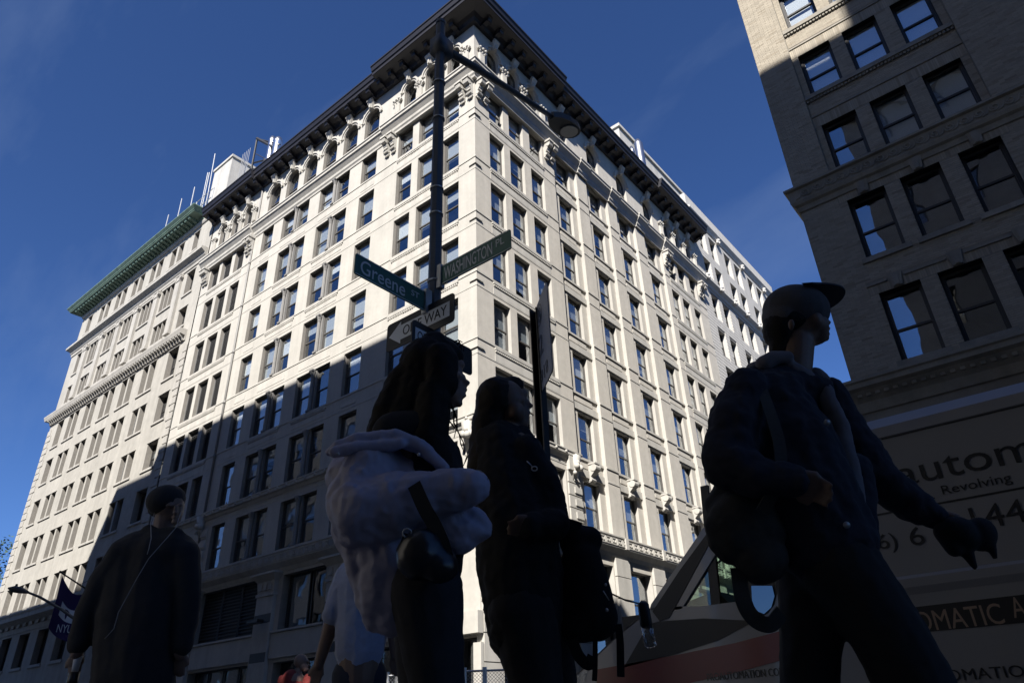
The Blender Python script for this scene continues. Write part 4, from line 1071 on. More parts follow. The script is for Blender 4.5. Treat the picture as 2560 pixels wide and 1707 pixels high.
g = MB().use(M['sign_old']); plate(g, XS, 0, wd, zb_, zt_, th=.004, r=.03); put('plate', g.mesh('plate'), t)
XSt = Matrix.Translation(ny * .006) @ XS
sgn = XS.to_3x3().determinant()
text_fit('8', M['sign_black'], t, XSt, wd * .15, wd * .38, zt_ - .17, zt_ - .06); text_fit('2', M['sign_black'], t, XSt, wd * .12, wd * .42, zt_ - .42, zt_ - .27); text_fit('918', M['sign_black'], t, XSt, wd * .1, wd * .7, zb_ + .05, zb_ + .14)
g = MB().use(M['sign_black'])
for k in range(16):
    a0, a1 = 2 * math.pi * k / 16, 2 * math.pi * (k + 1) / 16; cx, cz = wd * .26, zt_ - .115
    P_ = lambda a, r: XSt @ Vector((cx + r * math.cos(a), 0, cz + r * math.sin(a))); g.poly([P_(a0, .085), P_(a1, .085), P_(a1, .07), P_(a0, .07)])
put('ring', g.mesh('ring'), t)

# ================================================================== CORNER: FENCE, NO PARKING SIGN
def fence_panel(lab, xa, xb, dep, ztop):
    p, q = at(xa, 1668, dep), at(xb, 1668, dep); p.z = q.z = -.13
    t = thing('fence_panel', lab, 'fence', p, 'chain link fence panels at the far corner')
    e = (q - p); L = e.length; e.normalize()
    g = MB().use(M['galv'])
    for s in (0, L): g.tube([p + e * s, p + e * s + Vector((0, 0, ztop + .13 + .05))], .03, 8)
    for z in (.2, ztop + .1): g.tube([p + Vector((0, 0, z)), q + Vector((0, 0, z))], .025, 8)
    put('pipe_frame', g.mesh('pipe_frame'), t)
    g = MB().use(M['galv']); s = -1.8
    while s < L:
        for sg in (1, -1):
            a0, b0 = (s, .2), (s + 1.7, ztop + .08)
            if sg < 0: a0, b0 = (s + 1.7, .2), (s, ztop + .08)
            pts = [a0, b0]; 
            (ua, za), (ub, zb) = pts
            def cl(u): return min(max(u, 0), L)
            u0, u1 = cl(ua), cl(ub)
            if abs(u1 - u0) < .05: continue
            f0, f1 = (u0 - ua) / (ub - ua), (u1 - ua) / (ub - ua)
            g.tube([p + e * u0 + Vector((0, 0, za + (zb - za) * f0)), p + e * u1 + Vector((0, 0, za + (zb - za) * f1))], .0045, 4, False)
        s += .085
    put('wire_mesh', g.mesh('wire_mesh'), t, kind='stuff')
fence_panel('chain link fence panel to the left of the no parking sign', 938, 964, 17, 1.72)
fence_panel('narrow chain link fence panel below the no parking sign', 971, 1160, 17.05, 1.72)
fence_panel('short chain link fence panel between the two women, left of the double post', 1163, 1209, 17, 1.75)
fence_panel('chain link fence panel between the two women, right of the double post', 1214, 1300, 17, 1.75)
p, q = at(979, 1658, 21.5), at(1003, 1682, 21.5)
t = thing('no_parking_sign', 'small white NO PARKING sign with a red arrow behind the people', 'parking sign', (p.x, p.y, 0))
ex = Vector((RGT.x, RGT.y, 0)).normalized(); ny = Vector((ex.y, -ex.x, 0)); XS = Matrix(((ex.x, -ny.x, 0, p.x), (ex.y, -ny.y, 0, p.y), (0, 0, 1, 0), (0, 0, 0, 1)))
g = MB().use(M['sign_white']); plate(g, XS, 0, .34, p.z - .32, p.z, th=.004, r=.02); put('plate', g.mesh('plate'), t)
XSt = Matrix.Translation(ny * .006) @ XS
text_fit('NO PARKING', M['sign_black'], t, XSt, .03, .31, p.z - .085, p.z - .04); text_fit('Monday', M['sign_red'], t, XSt, .03, .25, p.z - .155, p.z - .11); text_fit('8am', M['sign_red'], t, XSt, .03, .16, p.z - .215, p.z - .175)
g = MB().use(M['sign_red']); g.prism([XSt @ Vector(v) for v in ((.03, 0, p.z - .27), (.08, 0, p.z - .25), (.08, 0, p.z - .262), (.31, 0, p.z - .262), (.31, 0, p.z - .278), (.08, 0, p.z - .278), (.08, 0, p.z - .29))], ny * -.002); put('arrow', g.mesh('arrow'), t)
t2 = thing('signal_pole', 'pale grey signal pole carrying the no parking sign', 'pole', (p.x + .2, p.y + .2, 0)); g = MB().use(M['galv']); b0 = XS @ Vector((.2, .1, 0)); g.tube([(b0.x, b0.y, 0), (b0.x, b0.y, 5.5)], [.11, .08], 10); g.lathe((b0.x, b0.y, 0), [(.25, 0), (.25, .3), (.13, .6)], 10); put('shaft', g.mesh('shaft', True), t2)

# ================================================================== FLAG AND FAR STREET LAMP
t = thing('flag_pole', 'slanting black flagpole sticking out of the shaded stone wall', 'flagpole', (-34.2, 0, 9.0))
tip = Vector((-34.0, -3.05, 10.45)); base = Vector((-34.16, .02, 9.05))
g = MB().use(M['black']); g.tube([base, tip], [.06, .045], 8); g.sphere(tip, .09, 8, 6); put('staff', g.mesh('staff', True), t)
g = MB().use(M['black']); g.tube([(-34.16, 0, 10.9), base.lerp(tip, .55)], .015, 5); g.box(-34.3, -34.0, -.06, .02, 8.85, 9.25); put('stay', g.mesh('stay'), t)
t = thing('flag', 'purple NYU banner with a white torch square hanging from the flagpole', 'flag', tip)
def fpt(s, v):  # s along the pole from the tip 0..1, v down 0..1
    b0 = tip.lerp(base, .06 + .62 * s); sag = .55 * math.sin(math.pi * s) * (1 - v * .6)
    return Vector((b0.x - .06 + .12 * math.sin(s * 7 + v * 3) * (.3 + v), b0.y, b0.z - .12 - sag - v * 3.15))
n = 14; g = MB().use(M['flag'])
for sd in (0, .012):
    for i in range(n):
        for j in range(n):
            q4 = [fpt(a / n, c / n) + Vector((sd, 0, 0)) for a, c in ((i, j), (i + 1, j), (i + 1, j + 1), (i, j + 1))]
            g.poly(q4 if sd else q4[::-1])
put('cloth', g.mesh('cloth', True), t)
g = MB().use(M['sign_white'])
for i in range(8):
    for j in range(8):
        g.poly([fpt(.22 + .5 * a / 8, .34 + .28 * c / 8) + Vector((.02, 0, 0)) for a, c in ((i, j), (i + 1, j), (i + 1, j + 1), (i, j + 1))])
put('square', g.mesh('square', True), t)
g = MB().use(M['flag']); F2 = lambda s, v: fpt(s, v) + Vector((.027, 0, 0))
for k in range(8): a = k * math.pi / 4; g.poly([F2(.47, .43), F2(.47 + .1 * math.cos(a), .43 + .05 * math.sin(a)), F2(.47 + .1 * math.cos(a + .8), .43 + .05 * math.sin(a + .8))])
g.poly([F2(.42, .47), F2(.52, .47), F2(.48, .58), F2(.46, .58)]); put('torch', g.mesh('torch'), t)
c0 = fpt(.25, .75); c1 = fpt(.72, .75)
Xf = Matrix.Translation((-33.93, 0, 0)) @ Matrix.Rotation(rad(90), 4, 'Z'); text_fit('NYU', M['sign_white'], t, Xf, c0.y, c1.y, min(c0.z, c1.z) - .2, min(c0.z, c1.z) + .28)
t = thing('far_street_lamp', 'distant curved street lamp arm in front of the pale building', 'street lamp', (-20.5, -6.2, 0))
L = [at(x, y, 34) for x, y in ((24, 1470), (60, 1476), (98, 1491), (152, 1521), (200, 1556), (215, 1600))]
g = MB().use(M['pole']); b0 = L[-1]; g.tube(L[::-1], [.09, .08, .07, .06, .05, .05], 8); g.tube([(b0.x, b0.y, 0), b0], [.12, .09], 10); put('post', g.mesh('post', True), t)
g = MB().use(M['pole']); g.tube([L[0] - (L[1] - L[0]) * .1, L[0].lerp(L[1], .3), L[0].lerp(L[1], .8), L[1].lerp(L[2], .3)], [.04, .16, .15, .06], 10); g.lathe(L[0].lerp(L[1], .4), [(.05, 0), (.06, .2), (.05, .25)], 8); put('lamp_head', g.mesh('lamp_head', True), t)

# ================================================================== VAN
VY0, VY1 = -16.0, -14.1
V = thing('van', 'white work van with a dark red stripe and black lettering parked at the kerb', 'van', (17.5, -15, -.13))
def vx(x, y): p = on_y(x, y, VY0); return (p.x, p.z)
prof_body = [(14.98, .22), (14.9, .42), (14.93, .66), (15.02, .74), (15.22, .83), (15.55, 1.03), (15.88, 1.2), (15.95, 1.21), (16.3, 1.17), (17.32, 1.17), (17.32, .22)]
rear = [(17.32, .22), (17.32, 2.06), (20.2, 2.08), (20.26, 1.9), (20.3, .3), (20.2, .22)]
apil = [(15.88, 1.2), (15.9, 1.235), (16.5, 1.79), (16.87, 2.11), (17.1, 2.17), (17.32, 2.18), (17.32, 2.02), (17.12, 2.01), (16.97, 1.96), (16.6, 1.64), (16.14, 1.17), (15.95, 1.18)]
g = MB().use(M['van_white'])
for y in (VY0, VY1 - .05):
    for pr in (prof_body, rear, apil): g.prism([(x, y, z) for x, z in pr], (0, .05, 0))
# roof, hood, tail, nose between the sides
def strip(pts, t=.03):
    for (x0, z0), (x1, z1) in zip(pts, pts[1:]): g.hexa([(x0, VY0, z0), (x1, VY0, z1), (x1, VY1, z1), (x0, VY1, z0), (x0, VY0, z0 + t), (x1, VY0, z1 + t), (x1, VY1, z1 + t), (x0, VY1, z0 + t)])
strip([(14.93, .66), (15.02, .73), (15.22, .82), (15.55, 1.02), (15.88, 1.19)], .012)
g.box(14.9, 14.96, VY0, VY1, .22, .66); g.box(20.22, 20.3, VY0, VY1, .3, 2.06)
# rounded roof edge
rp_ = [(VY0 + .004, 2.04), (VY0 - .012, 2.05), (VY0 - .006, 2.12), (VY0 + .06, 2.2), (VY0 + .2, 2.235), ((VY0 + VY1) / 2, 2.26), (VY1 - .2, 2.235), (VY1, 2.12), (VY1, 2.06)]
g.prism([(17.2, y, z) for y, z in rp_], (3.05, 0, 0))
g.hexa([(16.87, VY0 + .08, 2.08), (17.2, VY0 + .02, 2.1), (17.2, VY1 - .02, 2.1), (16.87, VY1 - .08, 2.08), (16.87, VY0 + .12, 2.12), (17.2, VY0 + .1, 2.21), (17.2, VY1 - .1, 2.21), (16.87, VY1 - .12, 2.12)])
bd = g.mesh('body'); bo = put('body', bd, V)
g = MB().use(M['van_black'])
g.box(14.86, 15.2, VY0 - .02, VY1 + .02, .2, .45); g.box(20.2, 20.4, VY0 - .02, VY1 + .02, .25, .5); put('bumper', g.mesh('bumper'), V)
# panel seams, gutter, black belt trim
g = MB().use(M['van_black'])
g.box(17.752, 20.2, VY0 - .004, VY0 + .004, 2.036, 2.044)
put('gutter_seam', g.mesh('gutter_seam'), V)
for x in (18.56,): g = MB().use(M['van_black']); g.prism([(x, VY0 - .003, .3), (x + .008, VY0 - .003, .3), (x + .008, VY0 - .003, 2.03), (x, VY0 - .003, 2.03)], (0, .01, 0))
put('panel_seam', g.mesh('panel_seam'), V); g = MB().use(M['van_black'])
P_ = lambda *L: [Vector((vx(x, y)[0], VY0 - .006, vx(x, y)[1])) for x, y in L]
g.prism(P_((1560, 1668), (1702, 1630), (1796, 1600), (1888, 1551), (1760, 1545), (1650, 1552), (1622, 1560)), (0, .012, 0))
put('door_trim', g.mesh('door_trim'), V)
g = MB().use(M['van_black']); g.prism(P_((1632, 1528), (1700, 1425), (1800, 1290), (1850, 1235), (1850, 1270), (1770, 1366), (1674, 1544), (1650, 1552)), (0, .014, 0)); put('pillar_overlay', g.mesh('pillar_overlay'), V)  # black sheet laid over the windscreen pillar, thin pale rim left outside
g = MB().use(M['van_red'])
g.prism(P_((1495, 1672), (1560, 1660), (1702, 1634), (1840, 1606), (1990, 1566), (1990, 1640), (1840, 1680), (1700, 1712), (1490, 1745)), (0, .010, 0)); put('stripe', g.mesh('stripe'), V)
g = MB().use(M['sign_black'])
zt = (vx(2264, 1529)[1] + vx(2558, 1475)[1]) / 2; zb = (vx(2362, 1584)[1] + vx(2558, 1546)[1]) / 2
g.box(17.0, 20.1, VY0 - .003, VY0 + .004, zb, zt); zl = (vx(2340, 1265)[1] + vx(2560, 1213)[1]) / 2; g.box(17.2, 20.0, VY0 - .003, VY0 + .004, zl - .006, zl + .006)
put('band', g.mesh('band'), V)
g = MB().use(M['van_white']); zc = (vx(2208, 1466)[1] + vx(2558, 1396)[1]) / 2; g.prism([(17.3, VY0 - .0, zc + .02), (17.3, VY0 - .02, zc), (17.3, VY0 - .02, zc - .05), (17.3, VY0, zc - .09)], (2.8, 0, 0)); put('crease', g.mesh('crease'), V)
# side lettering
XV = Matrix.Translation((0, VY0 - .005, 0))
xa, za = vx(2249, 1222); xm, zm = vx(2481, 1163); z0 = (za + zm) / 2
h_ = abs(vx(2256, 1180)[1] - vx(2268, 1219)[1])
auto_w = text_w('auto'); k = (xm - xa) / auto_w; pro_w = text_w('pro')
full_w = text_w('proautomation')
me, a, c, b_, t_ = text_mesh('proautomation', M['sign_black']); mea, a2, c2, b2, t2_ = text_mesh('a', M['sign_black'])
hx = abs(vx(2256, 1176)[1] - vx(2262, 1219)[1]); sz = hx / (t2_ - b2) ; sx = k
L = Matrix(((sx, 0, 0, xa - (a + pro_w + .04) * sx), (0, 0, -1, 0), (0, sz, 0, z0), (0, 0, 0, 1))); put('lettering', me, V, XV @ L)
def vtext(s, x0y0, x1y1, hpx, m):  # left-bottom px, right-bottom px
    (xa, za), (xb, zb) = vx(*x0y0), vx(*x1y1); z0 = (za + zb) / 2; hh = abs(vx(x0y0[0], x0y0[1] - hpx)[1] - za)
    text_fit(s, m, V, XV, xa, xb, z0, z0 + hh)
vtext('Revolving', (2362, 1247), (2533, 1206), 30, M['sign_black']); vtext('-', (2330, 1248), (2338, 1246), 3, M['sign_black'])
vtext('6)', (2203, 1387), (2250, 1376), 50, M['sign_black']); vtext('6', (2281, 1366), (2316, 1358), 47, M['sign_black']); vtext('144', (2440, 1330), (2572, 1296), 58, M['sign_black'])
M['band_text'] = mat('faded_gold_letter', (.30, .22, .17), .5)
vtext('TOMATIC', (2262, 1588), (2513, 1552), 50, M['band_text']); vtext('A', (2537, 1545), (2570, 1539), 52, M['band_text'])
vtext('AUTOMATION', (2280, 1722), (2600, 1672), 28, M['sign_black'])
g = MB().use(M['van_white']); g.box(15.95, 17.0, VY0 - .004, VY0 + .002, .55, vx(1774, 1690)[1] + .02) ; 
vtext('PROAUTOMATION CORP', (1772, 1715), (1968, 1672), 19, M['sign_black'])
# glass, interior, mirror
g = MB().use(M['van_glass']); g.prism([(x, VY0 + .02, z) for x, z in [(16.14, 1.17), (16.6, 1.64), (16.97, 1.96), (17.12, 2.01), (17.32, 2.02), (17.32, 1.17)]], (0, .005, 0)); put('side_window', g.mesh('side_window'), V)
g = MB().use(M['van_glass']); g.prism([(x, VY1 - .03, z) for x, z in [(16.14, 1.17), (16.6, 1.64), (16.97, 1.96), (17.12, 2.01), (17.32, 2.02), (17.32, 1.17)]], (0, .005, 0)); put('side_window', g.mesh('side_window'), V)
g = MB().use(M['van_glass']); g.hexa([(15.9, VY0 + .06, 1.215), (16.88, VY0 + .1, 2.1), (16.88, VY1 - .1, 2.1), (15.9, VY1 - .06, 1.215), (15.9, VY0 + .06, 1.222), (16.88, VY0 + .1, 2.107), (16.88, VY1 - .1, 2.107), (15.9, VY1 - .06, 1.222)]); put('windscreen', g.mesh('windscreen'), V)
g = MB().use(M['van_black'])
g.box(15.6, 16.35, VY0 + .06, VY1 - .06, .6, 1.18); g.hexa([(16.1, VY0 + .06, 1.1), (16.55, VY0 + .06, 1.1), (16.55, VY1 - .06, 1.1), (16.1, VY1 - .06, 1.1), (16.1, VY0 + .06, 1.21), (16.4, VY0 + .06, 1.27), (16.4, VY1 - .06, 1.27), (16.1, VY1 - .06, 1.21)])
g.box(15.9, 20.2, VY0 + .06, VY1 - .06, .3, .5); g.box(17.72, 17.78, VY0 + .06, VY1 - .06, .5, 1.95)
for y in (VY0 + .3, VY0 + 1.15):
    g.hexa([(17.1, y, .5), (17.6, y, .5), (17.6, y + .45, .5), (17.1, y + .45, .5), (17.35, y, 1.3), (17.6, y, 1.3), (17.6, y + .45, 1.3), (17.35, y + .45, 1.3)]); g.box(17.48, 17.6, y + .1, y + .35, 1.32, 1.55)
put('dashboard', g.mesh('dashboard'), V)
g = MB().use(M['van_black']); c_ = Vector((16.75, VY0 + .5, 1.3)); pts = [c_ + Vector((.12 * math.sin(a), .19 * math.cos(a), .15 * math.sin(a))) for a in [k * math.pi / 8 for k in range(17)]]; g.tube(pts, .016, 6); g.tube([c_, c_ + Vector((-.35, 0, -.2))], .03, 6); g.tube([pts[0], pts[8]], .015, 6); put('steering_wheel', g.mesh('steering_wheel', True), V)
g = MB().use(M['van_black']); c_ = on_y(1727, 1516, -15.2); g.sphere(c_, .06, 10, 8, (1.1, 1.4, .75)); g.tube([c_, c_ + Vector((-.05, 0, .12)), (16.75, -15.1, 1.98)], .01, 5); put('inner_mirror', g.mesh('inner_mirror', True), V)
g = MB().use(M['van_black']); p0, p1 = vx(1792, 1540), vx(1783, 1360); g.prism([(p0[0] - .035, VY0 + .012, 1.16), (p0[0] + .035, VY0 + .012, 1.16), (p1[0] + .03, VY0 + .012, 2.02), (p1[0] - .03, VY0 + .012, 2.02)], (0, .03, 0)); put('quarter_pillar', g.mesh('quarter_pillar'), V)
# door mirror: housing with glass facing backwards and towards the camera
YM = -16.28
def mp(x, y): q = on_y(x, y, YM); return q
ho = [mp(*q) for q in ((1845, 1455), (1900, 1440), (1950, 1452), (1966, 1480), (1960, 1520), (1940, 1552), (1915, 1562), (1885, 1548), (1858, 1510))]
g = MB().use(M['van_black']); g.prism([v + Vector((0, -.0, 0)) for v in ho], (0, .12, 0)); g.tube([mp(1900, 1545), (mp(1885, 1552).x, VY0, 1.14)], .04, 8); mo = put('mirror', g.mesh('mirror'), V)
g = MB().use(M['mirror']); g.prism([mp(*q) + Vector((0, -.012, 0)) for q in ((1880, 1464), (1932, 1464), (1938, 1490), (1930, 1518), (1912, 1534), (1892, 1526), (1882, 1500))], (0, .011, 0)); put('mirror_glass', g.mesh('mirror_glass'), mo)
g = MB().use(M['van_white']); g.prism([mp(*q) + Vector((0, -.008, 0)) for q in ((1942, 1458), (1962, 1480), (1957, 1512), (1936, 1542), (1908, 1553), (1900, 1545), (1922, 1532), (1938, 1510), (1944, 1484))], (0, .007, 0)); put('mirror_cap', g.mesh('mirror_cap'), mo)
for x in (15.72, 19.3):
    for y in (VY0 + .01, VY1 - .23):
        g = MB().use(M['rubber']); g.lathe((x, y, .2), [(.2, 0), (.31, .0), (.335, .04), (.335, .18), (.31, .22), (.2, .22)], 24, (0, 1, 0)); wo = put('wheel', g.mesh('wheel', True), V)
        g = MB().use(M['galv']); g.lathe((x, y + .03, .2), [(.2, 0), (.2, .02), (.05, .05), (.04, .15)], 16, (0, 1, 0)); put('rim', g.mesh('rim', True), wo)
g = MB().use(M['clear']); g.hexa([(14.91, VY0 - .01, .6), (15.2, VY0 - .01, .66), (15.2, VY0 + .1, .66), (14.91, VY0 + .3, .6), (14.97, VY0 - .01, .73), (15.3, VY0 - .01, .84), (15.3, VY0 + .1, .84), (14.97, VY0 + .3, .73)]); put('headlight', g.mesh('headlight'), V)
# ================================================================== PEOPLE
FH = Vector((FWD.x, FWD.y, 0)).normalized(); RH = Vector((FH.y, -FH.x, 0))
class Fig:
    """a figure standing at horizontal distance hd in front of the camera; shapes are given by photo pixels"""
    def __init__(s, hd, zg=0.0): s.hd = hd; s.zg = zg
    def K(s, x, y, dd=0.0):
        r = ray(x, y); return CAM_POS + r * ((s.hd + dd) / r.dot(FH))
    def S(s, x, y): r = ray(x, y); return (s.hd / r.dot(FH)) / FPX
    def G(s, x, y, z, du=0, dd=0):   # drop from a pixel to height z with lateral / depth offsets in metres
        p = s.K(x, y, dd); return Vector((p.x, p.y, z)) + RH * du
def rcone(mb, p, q, r1, r2, n=14):
    p, q = Vector(p), Vector(q)
    mb.sphere(p, r1, n, 9); mb.sphere(q, r2, n, 9)
    if (q - p).length > 1e-4: mb.tube([p, q], [r1, r2], n)
class Blob:
    def __init__(s, fig): s.f = fig; s.mb = MB(); s.mb.use(M['skin'])
    def c(s, *a, d=0.0, d2=None, sq=1.0):
        """chain of x,y,r triples in photo pixels"""
        d2 = d if d2 is None else d2; t = [a[i:i + 3] for i in range(0, len(a), 3)]; n = max(1, len(t) - 1)
        P = [(s.f.K(x, y, d + (d2 - d) * i / n), r * s.f.S(x, y)) for i, (x, y, r) in enumerate(t)]
        if len(P) == 1: s.mb.sphere(P[0][0], P[0][1], 14, 9)
        for (p, r), (q, r2) in zip(P, P[1:]): rcone(s.mb, p, q, r, r2)
        return s
    def e(s, x, y, rx, ry, rz=None, d=0.0, rot=0.0):
        """ellipsoid facing the camera; rz depth radius in metres; rot in degrees"""
        k = s.f.S(x, y); c = s.f.K(x, y, d); rz = rz if rz else min(rx, ry) * k; n, m = 18, 12
        ca, sa = math.cos(rad(rot)), math.sin(rad(rot)); ux = RGT * ca + UPV * sa; uy = -RGT * sa + UPV * ca
        i = len(s.mb.v)
        for a in range(m + 1):
            th = math.pi * a / m
            for b in range(n):
                ph = 2 * math.pi * b / n
                s.mb.v.append(tuple(c + ux * (rx * k * math.sin(th) * math.cos(ph)) + uy * (ry * k * math.cos(th)) + FWD * (rz * math.sin(th) * math.sin(ph))))
        for a in range(m):
            for b in range(n):
                b2 = (b + 1) % n; s.mb.f.append((i + a * n + b, i + a * n + n + b, i + a * n + n + b2, i + a * n + b2)); s.mb.m.append(0)
        return s
    def w(s, *a):
        """chain of world points and radii in metres"""
        t = [a[i:i + 2] for i in range(0, len(a), 2)]
        for (p, r), (q, r2) in zip(t, t[1:]): rcone(s.mb, p, q, r, r2)
        return s
    def prof(s, pts, d=0.0):
        for x, y, r in pts: s.mb.sphere(s.f.K(x - r, y, d), r * s.f.S(x, y), 10, 7)
        return s
    def out(s, name, parent, m, vox=.008, sm=5, disp=0.0, dsize=.12, disp2=0.0, label=None, puff=0.0, psize=.1):
        me = bpy.data.meshes.new('tmp'); me.from_pydata(s.mb.v, [], s.mb.f); me.update()
        o = bpy.data.objects.new('tmp', me); COL.objects.link(o)
        r = o.modifiers.new('r', 'REMESH'); r.mode = 'VOXEL'; r.voxel_size = vox
        k = o.modifiers.new('s', 'SMOOTH'); k.factor = .5; k.iterations = sm
        tex = []
        for amt, size in ((disp, dsize), (disp2, dsize * .35)):
            if amt:
                tx = bpy.data.textures.new('folds', 'CLOUDS'); tx.noise_scale = size; tx.noise_depth = 2; tex.append(tx)
                dm_ = o.modifiers.new('d', 'DISPLACE'); dm_.texture = tx; dm_.strength = amt; dm_.mid_level = .5; dm_.texture_coords = 'GLOBAL'
        if puff:
            tx = bpy.data.textures.new('puffs', 'VORONOI'); tx.noise_scale = psize; tx.distance_metric = 'DISTANCE'; tx.noise_intensity = 1.0; tex.append(tx)
            dm_ = o.modifiers.new('v', 'DISPLACE'); dm_.texture = tx; dm_.strength = -puff; dm_.mid_level = .3; dm_.texture_coords = 'GLOBAL'
            k = o.modifiers.new('s2', 'SMOOTH'); k.factor = .5; k.iterations = 1
        dg = bpy.context.evaluated_depsgraph_get(); dg.update()
        nm = bpy.data.meshes.new_from_object(o.evaluated_get(dg)); nm.name = name
        bpy.data.objects.remove(o); bpy.data.meshes.remove(me)
        for tx in tex: bpy.data.textures.remove(tx)
        nm.materials.clear(); nm.materials.append(m)
        nm.polygons.foreach_set('material_index', [0] * len(nm.polygons)); nm.polygons.foreach_set('use_smooth', [True] * len(nm.polygons))
        return put(name, nm, parent, label=label)
def strands(name, f, parent, m, L, r=.0022):
    g = MB().use(m)
    for pts in L: g.tube([f.K(*p) for p in pts], [r * (1.3 - k / len(pts)) for k in range(len(pts))], 5)
    return put(name, g.mesh(name, True), parent)
def hand(b, wrist, tip, side, r=.0095, spread=.012, n=4, curl=0.25, thumb=True):
    """palm and five separate fingers added to a blob, from wrist towards tip; side: vector across the palm"""
    ax = (tip - wrist).normalized(); L = (tip - wrist).length; side = (side - ax * side.dot(ax)).normalized(); nrm = ax.cross(side)
    palm = wrist + ax * L * .42
    for k in range(-2, 3): b.w(wrist + side * .008 * k, .016, palm + side * .0165 * k, .0135)
    for k, ln in enumerate((.92, 1.0, .95, .78)):
        s0 = palm + side * (k - 1.5) * .0185; l_ = L * .56 * ln
        p1 = s0 + ax * l_ * .45 + nrm * l_ * curl * .15; p2 = p1 + (ax + nrm * curl).normalized() * l_ * .32; p3 = p2 + (ax + nrm * curl * 2).normalized() * l_ * .25
        b.w(s0, r, p1, r * .95, p2, r * .85, p3, r * .72)
    if thumb:
        t0 = wrist + ax * L * .16 + side * -.026; t1 = t0 + (ax * .7 - side * .7).normalized() * L * .22; t2 = t1 + (ax * .95 - side * .15).normalized() * L * .2
        b.w(t0, .014, t1, .011, t2, .009)
def shoes(f, root, m, feet, fwd):
    for p in feet:
        b = Blob(f); a = Vector((p.x, p.y, .045)); b.w(a - fwd * .07, .042, a + fwd * .05, .042, a + fwd * .15 - Vector((0, 0, .008)), .034); b.out('shoe', root, m, .008, 2)

# ------------------------------------------------ woman in the puffer jacket
f = Fig(2.15); r0 = thing('person', 'long haired woman in a lilac grey puffer jacket slipping off her shoulders', 'person', f.G(1075, 1700, 0))
kn1, kn2 = f.G(1095, 1707, .55), f.G(1060, 1707, .55, dd=.16); ft1, ft2 = f.G(1095, 1707, .08, du=.16), f.G(1060, 1707, .08, du=-.2, dd=.16)
b = Blob(f)
b.e(1092, 925, 56, 66, .075).c(1110, 965, 44, 1128, 985, 30).prof([(1158, 890, 18), (1163, 912, 14), (1158, 930, 12), (1166, 944, 9), (1176, 957, 8), (1165, 966, 9), (1170, 975, 6), (1164, 982, 8), (1168, 989, 6), (1158, 998, 9), (1158, 1008, 11), (1140, 1014, 10)])
b.e(1140, 938, 14, 12, .03, d=-.035).e(1128, 960, 20, 22, .03, d=-.03)
b.c(1090, 985, 36, 1075, 1060, 38).c(1040, 1090, 55, 1030, 1250, 70, 1040, 1450, 78).c(945, 1150, 26, 908, 1275, 28, 1130, 1222, 22, d=-.08, d2=-.15)
b.w(f.K(1055, 1460, -.03), .085, kn1, .055, ft1, .04).w(f.K(1050, 1460, .1), .085, kn2, .055, ft2, .04)
hand(b, f.K(1168, 1205, -.16), f.K(1221, 1222, -.16), UPV, r=.0085)
b.out('body', r0, M['skin'], .006, 3)
b = Blob(f); b.e(1066, 914, 68, 72, .095).c(1055, 920, 56, 1040, 1000, 60, 1010, 1075, 62, 985, 1110, 40).c(1085, 985, 42, 1075, 1100, 46, 1110, 1180, 30, d=-.06).c(1010, 955, 44, 975, 1035, 46, 955, 1085, 40).c(1100, 900, 44, 1105, 960, 40, d=-.055).c(1085, 870, 42, 1130, 890, 30)
b.out('hair', r0, M['hair'], .007, 5, .012, .035)
strands('hair_strands', f, r0, M['hair'], [[(1100, 985, -.05), (1113, 1020, -.06), (1108, 1045, -.06), (1122, 1065, -.06), (1115, 1085, -.06)], [(1112, 990, -.05), (1125, 1025, -.05), (1122, 1050, -.05), (1140, 1075, -.05), (1135, 1095, -.05)],
    [(1120, 995, -.05), (1135, 1030, -.04), (1134, 1055, -.04), (1148, 1085, -.04), (1152, 1110, -.04), (1160, 1130, -.04)], [(1090, 1000, -.06), (1098, 1040, -.07), (1090, 1075, -.07), (1110, 1110, -.07), (1120, 1150, -.07)], [(1125, 1005, -.04), (1142, 1045, -.04), (1143, 1075, -.04), (1158, 1105, -.04), (1163, 1140, -.04)],
    [(985, 1000), (965, 1030), (935, 1050), (918, 1080), (910, 1110)], [(1000, 950), (985, 985), (970, 1010), (945, 1035), (925, 1060)], [(1148, 868), (1156, 862), (1160, 870), (1158, 878)], [(1143, 862), (1150, 852), (1156, 856)], [(1135, 855), (1146, 850), (1152, 862), (1154, 876)]], .0028)
b = Blob(f); b.c(985, 1085, 55, 1060, 1075, 52, d=-.04).c(1050, 1090, 62, 1085, 1160, 76, 1080, 1300, 95, 1060, 1440, 90); b.out('black_top', r0, M['cloth_black'], .009, 5, .012, .08)
b = Blob(f)
b.c(1000, 1215, 92, 985, 1330, 98, 985, 1470, 90, 990, 1535, 60).c(930, 1165, 66, 905, 1240, 82, 905, 1290, 80, d=-.08).c(905, 1280, 82, 985, 1262, 78, 1065, 1240, 64, 1140, 1225, 54, 1178, 1219, 47, d=-.12, d2=-.17)
b.e(888, 1190, 70, 66, .12, d=.02).c(1090, 1290, 62, 1150, 1330, 56, 1180, 1325, 42, d=-.06).c(1180, 1290, 30, 1208, 1326, 22, d=-.07).c(870, 1300, 46, 905, 1420, 44, 945, 1540, 40)
b.out('puffer_jacket', r0, M['puffer'], .007, 3, .02, .07, .008, puff=.014, psize=.10)
b = Blob(f); b.c(822, 1130, 10, 850, 1118, 20, 900, 1102, 22, 985, 1093, 20, 1050, 1116, 19, 1085, 1146, 16, 1110, 1170, 13, d=-.1, d2=-.12).c(835, 1130, 14, 900, 1118, 14, 1000, 1110, 14, d=-.14); b.out('jacket_collar', r0, M['puffer'], .006, 3, .01, .05, .004)
g = MB().use(M['galv'])
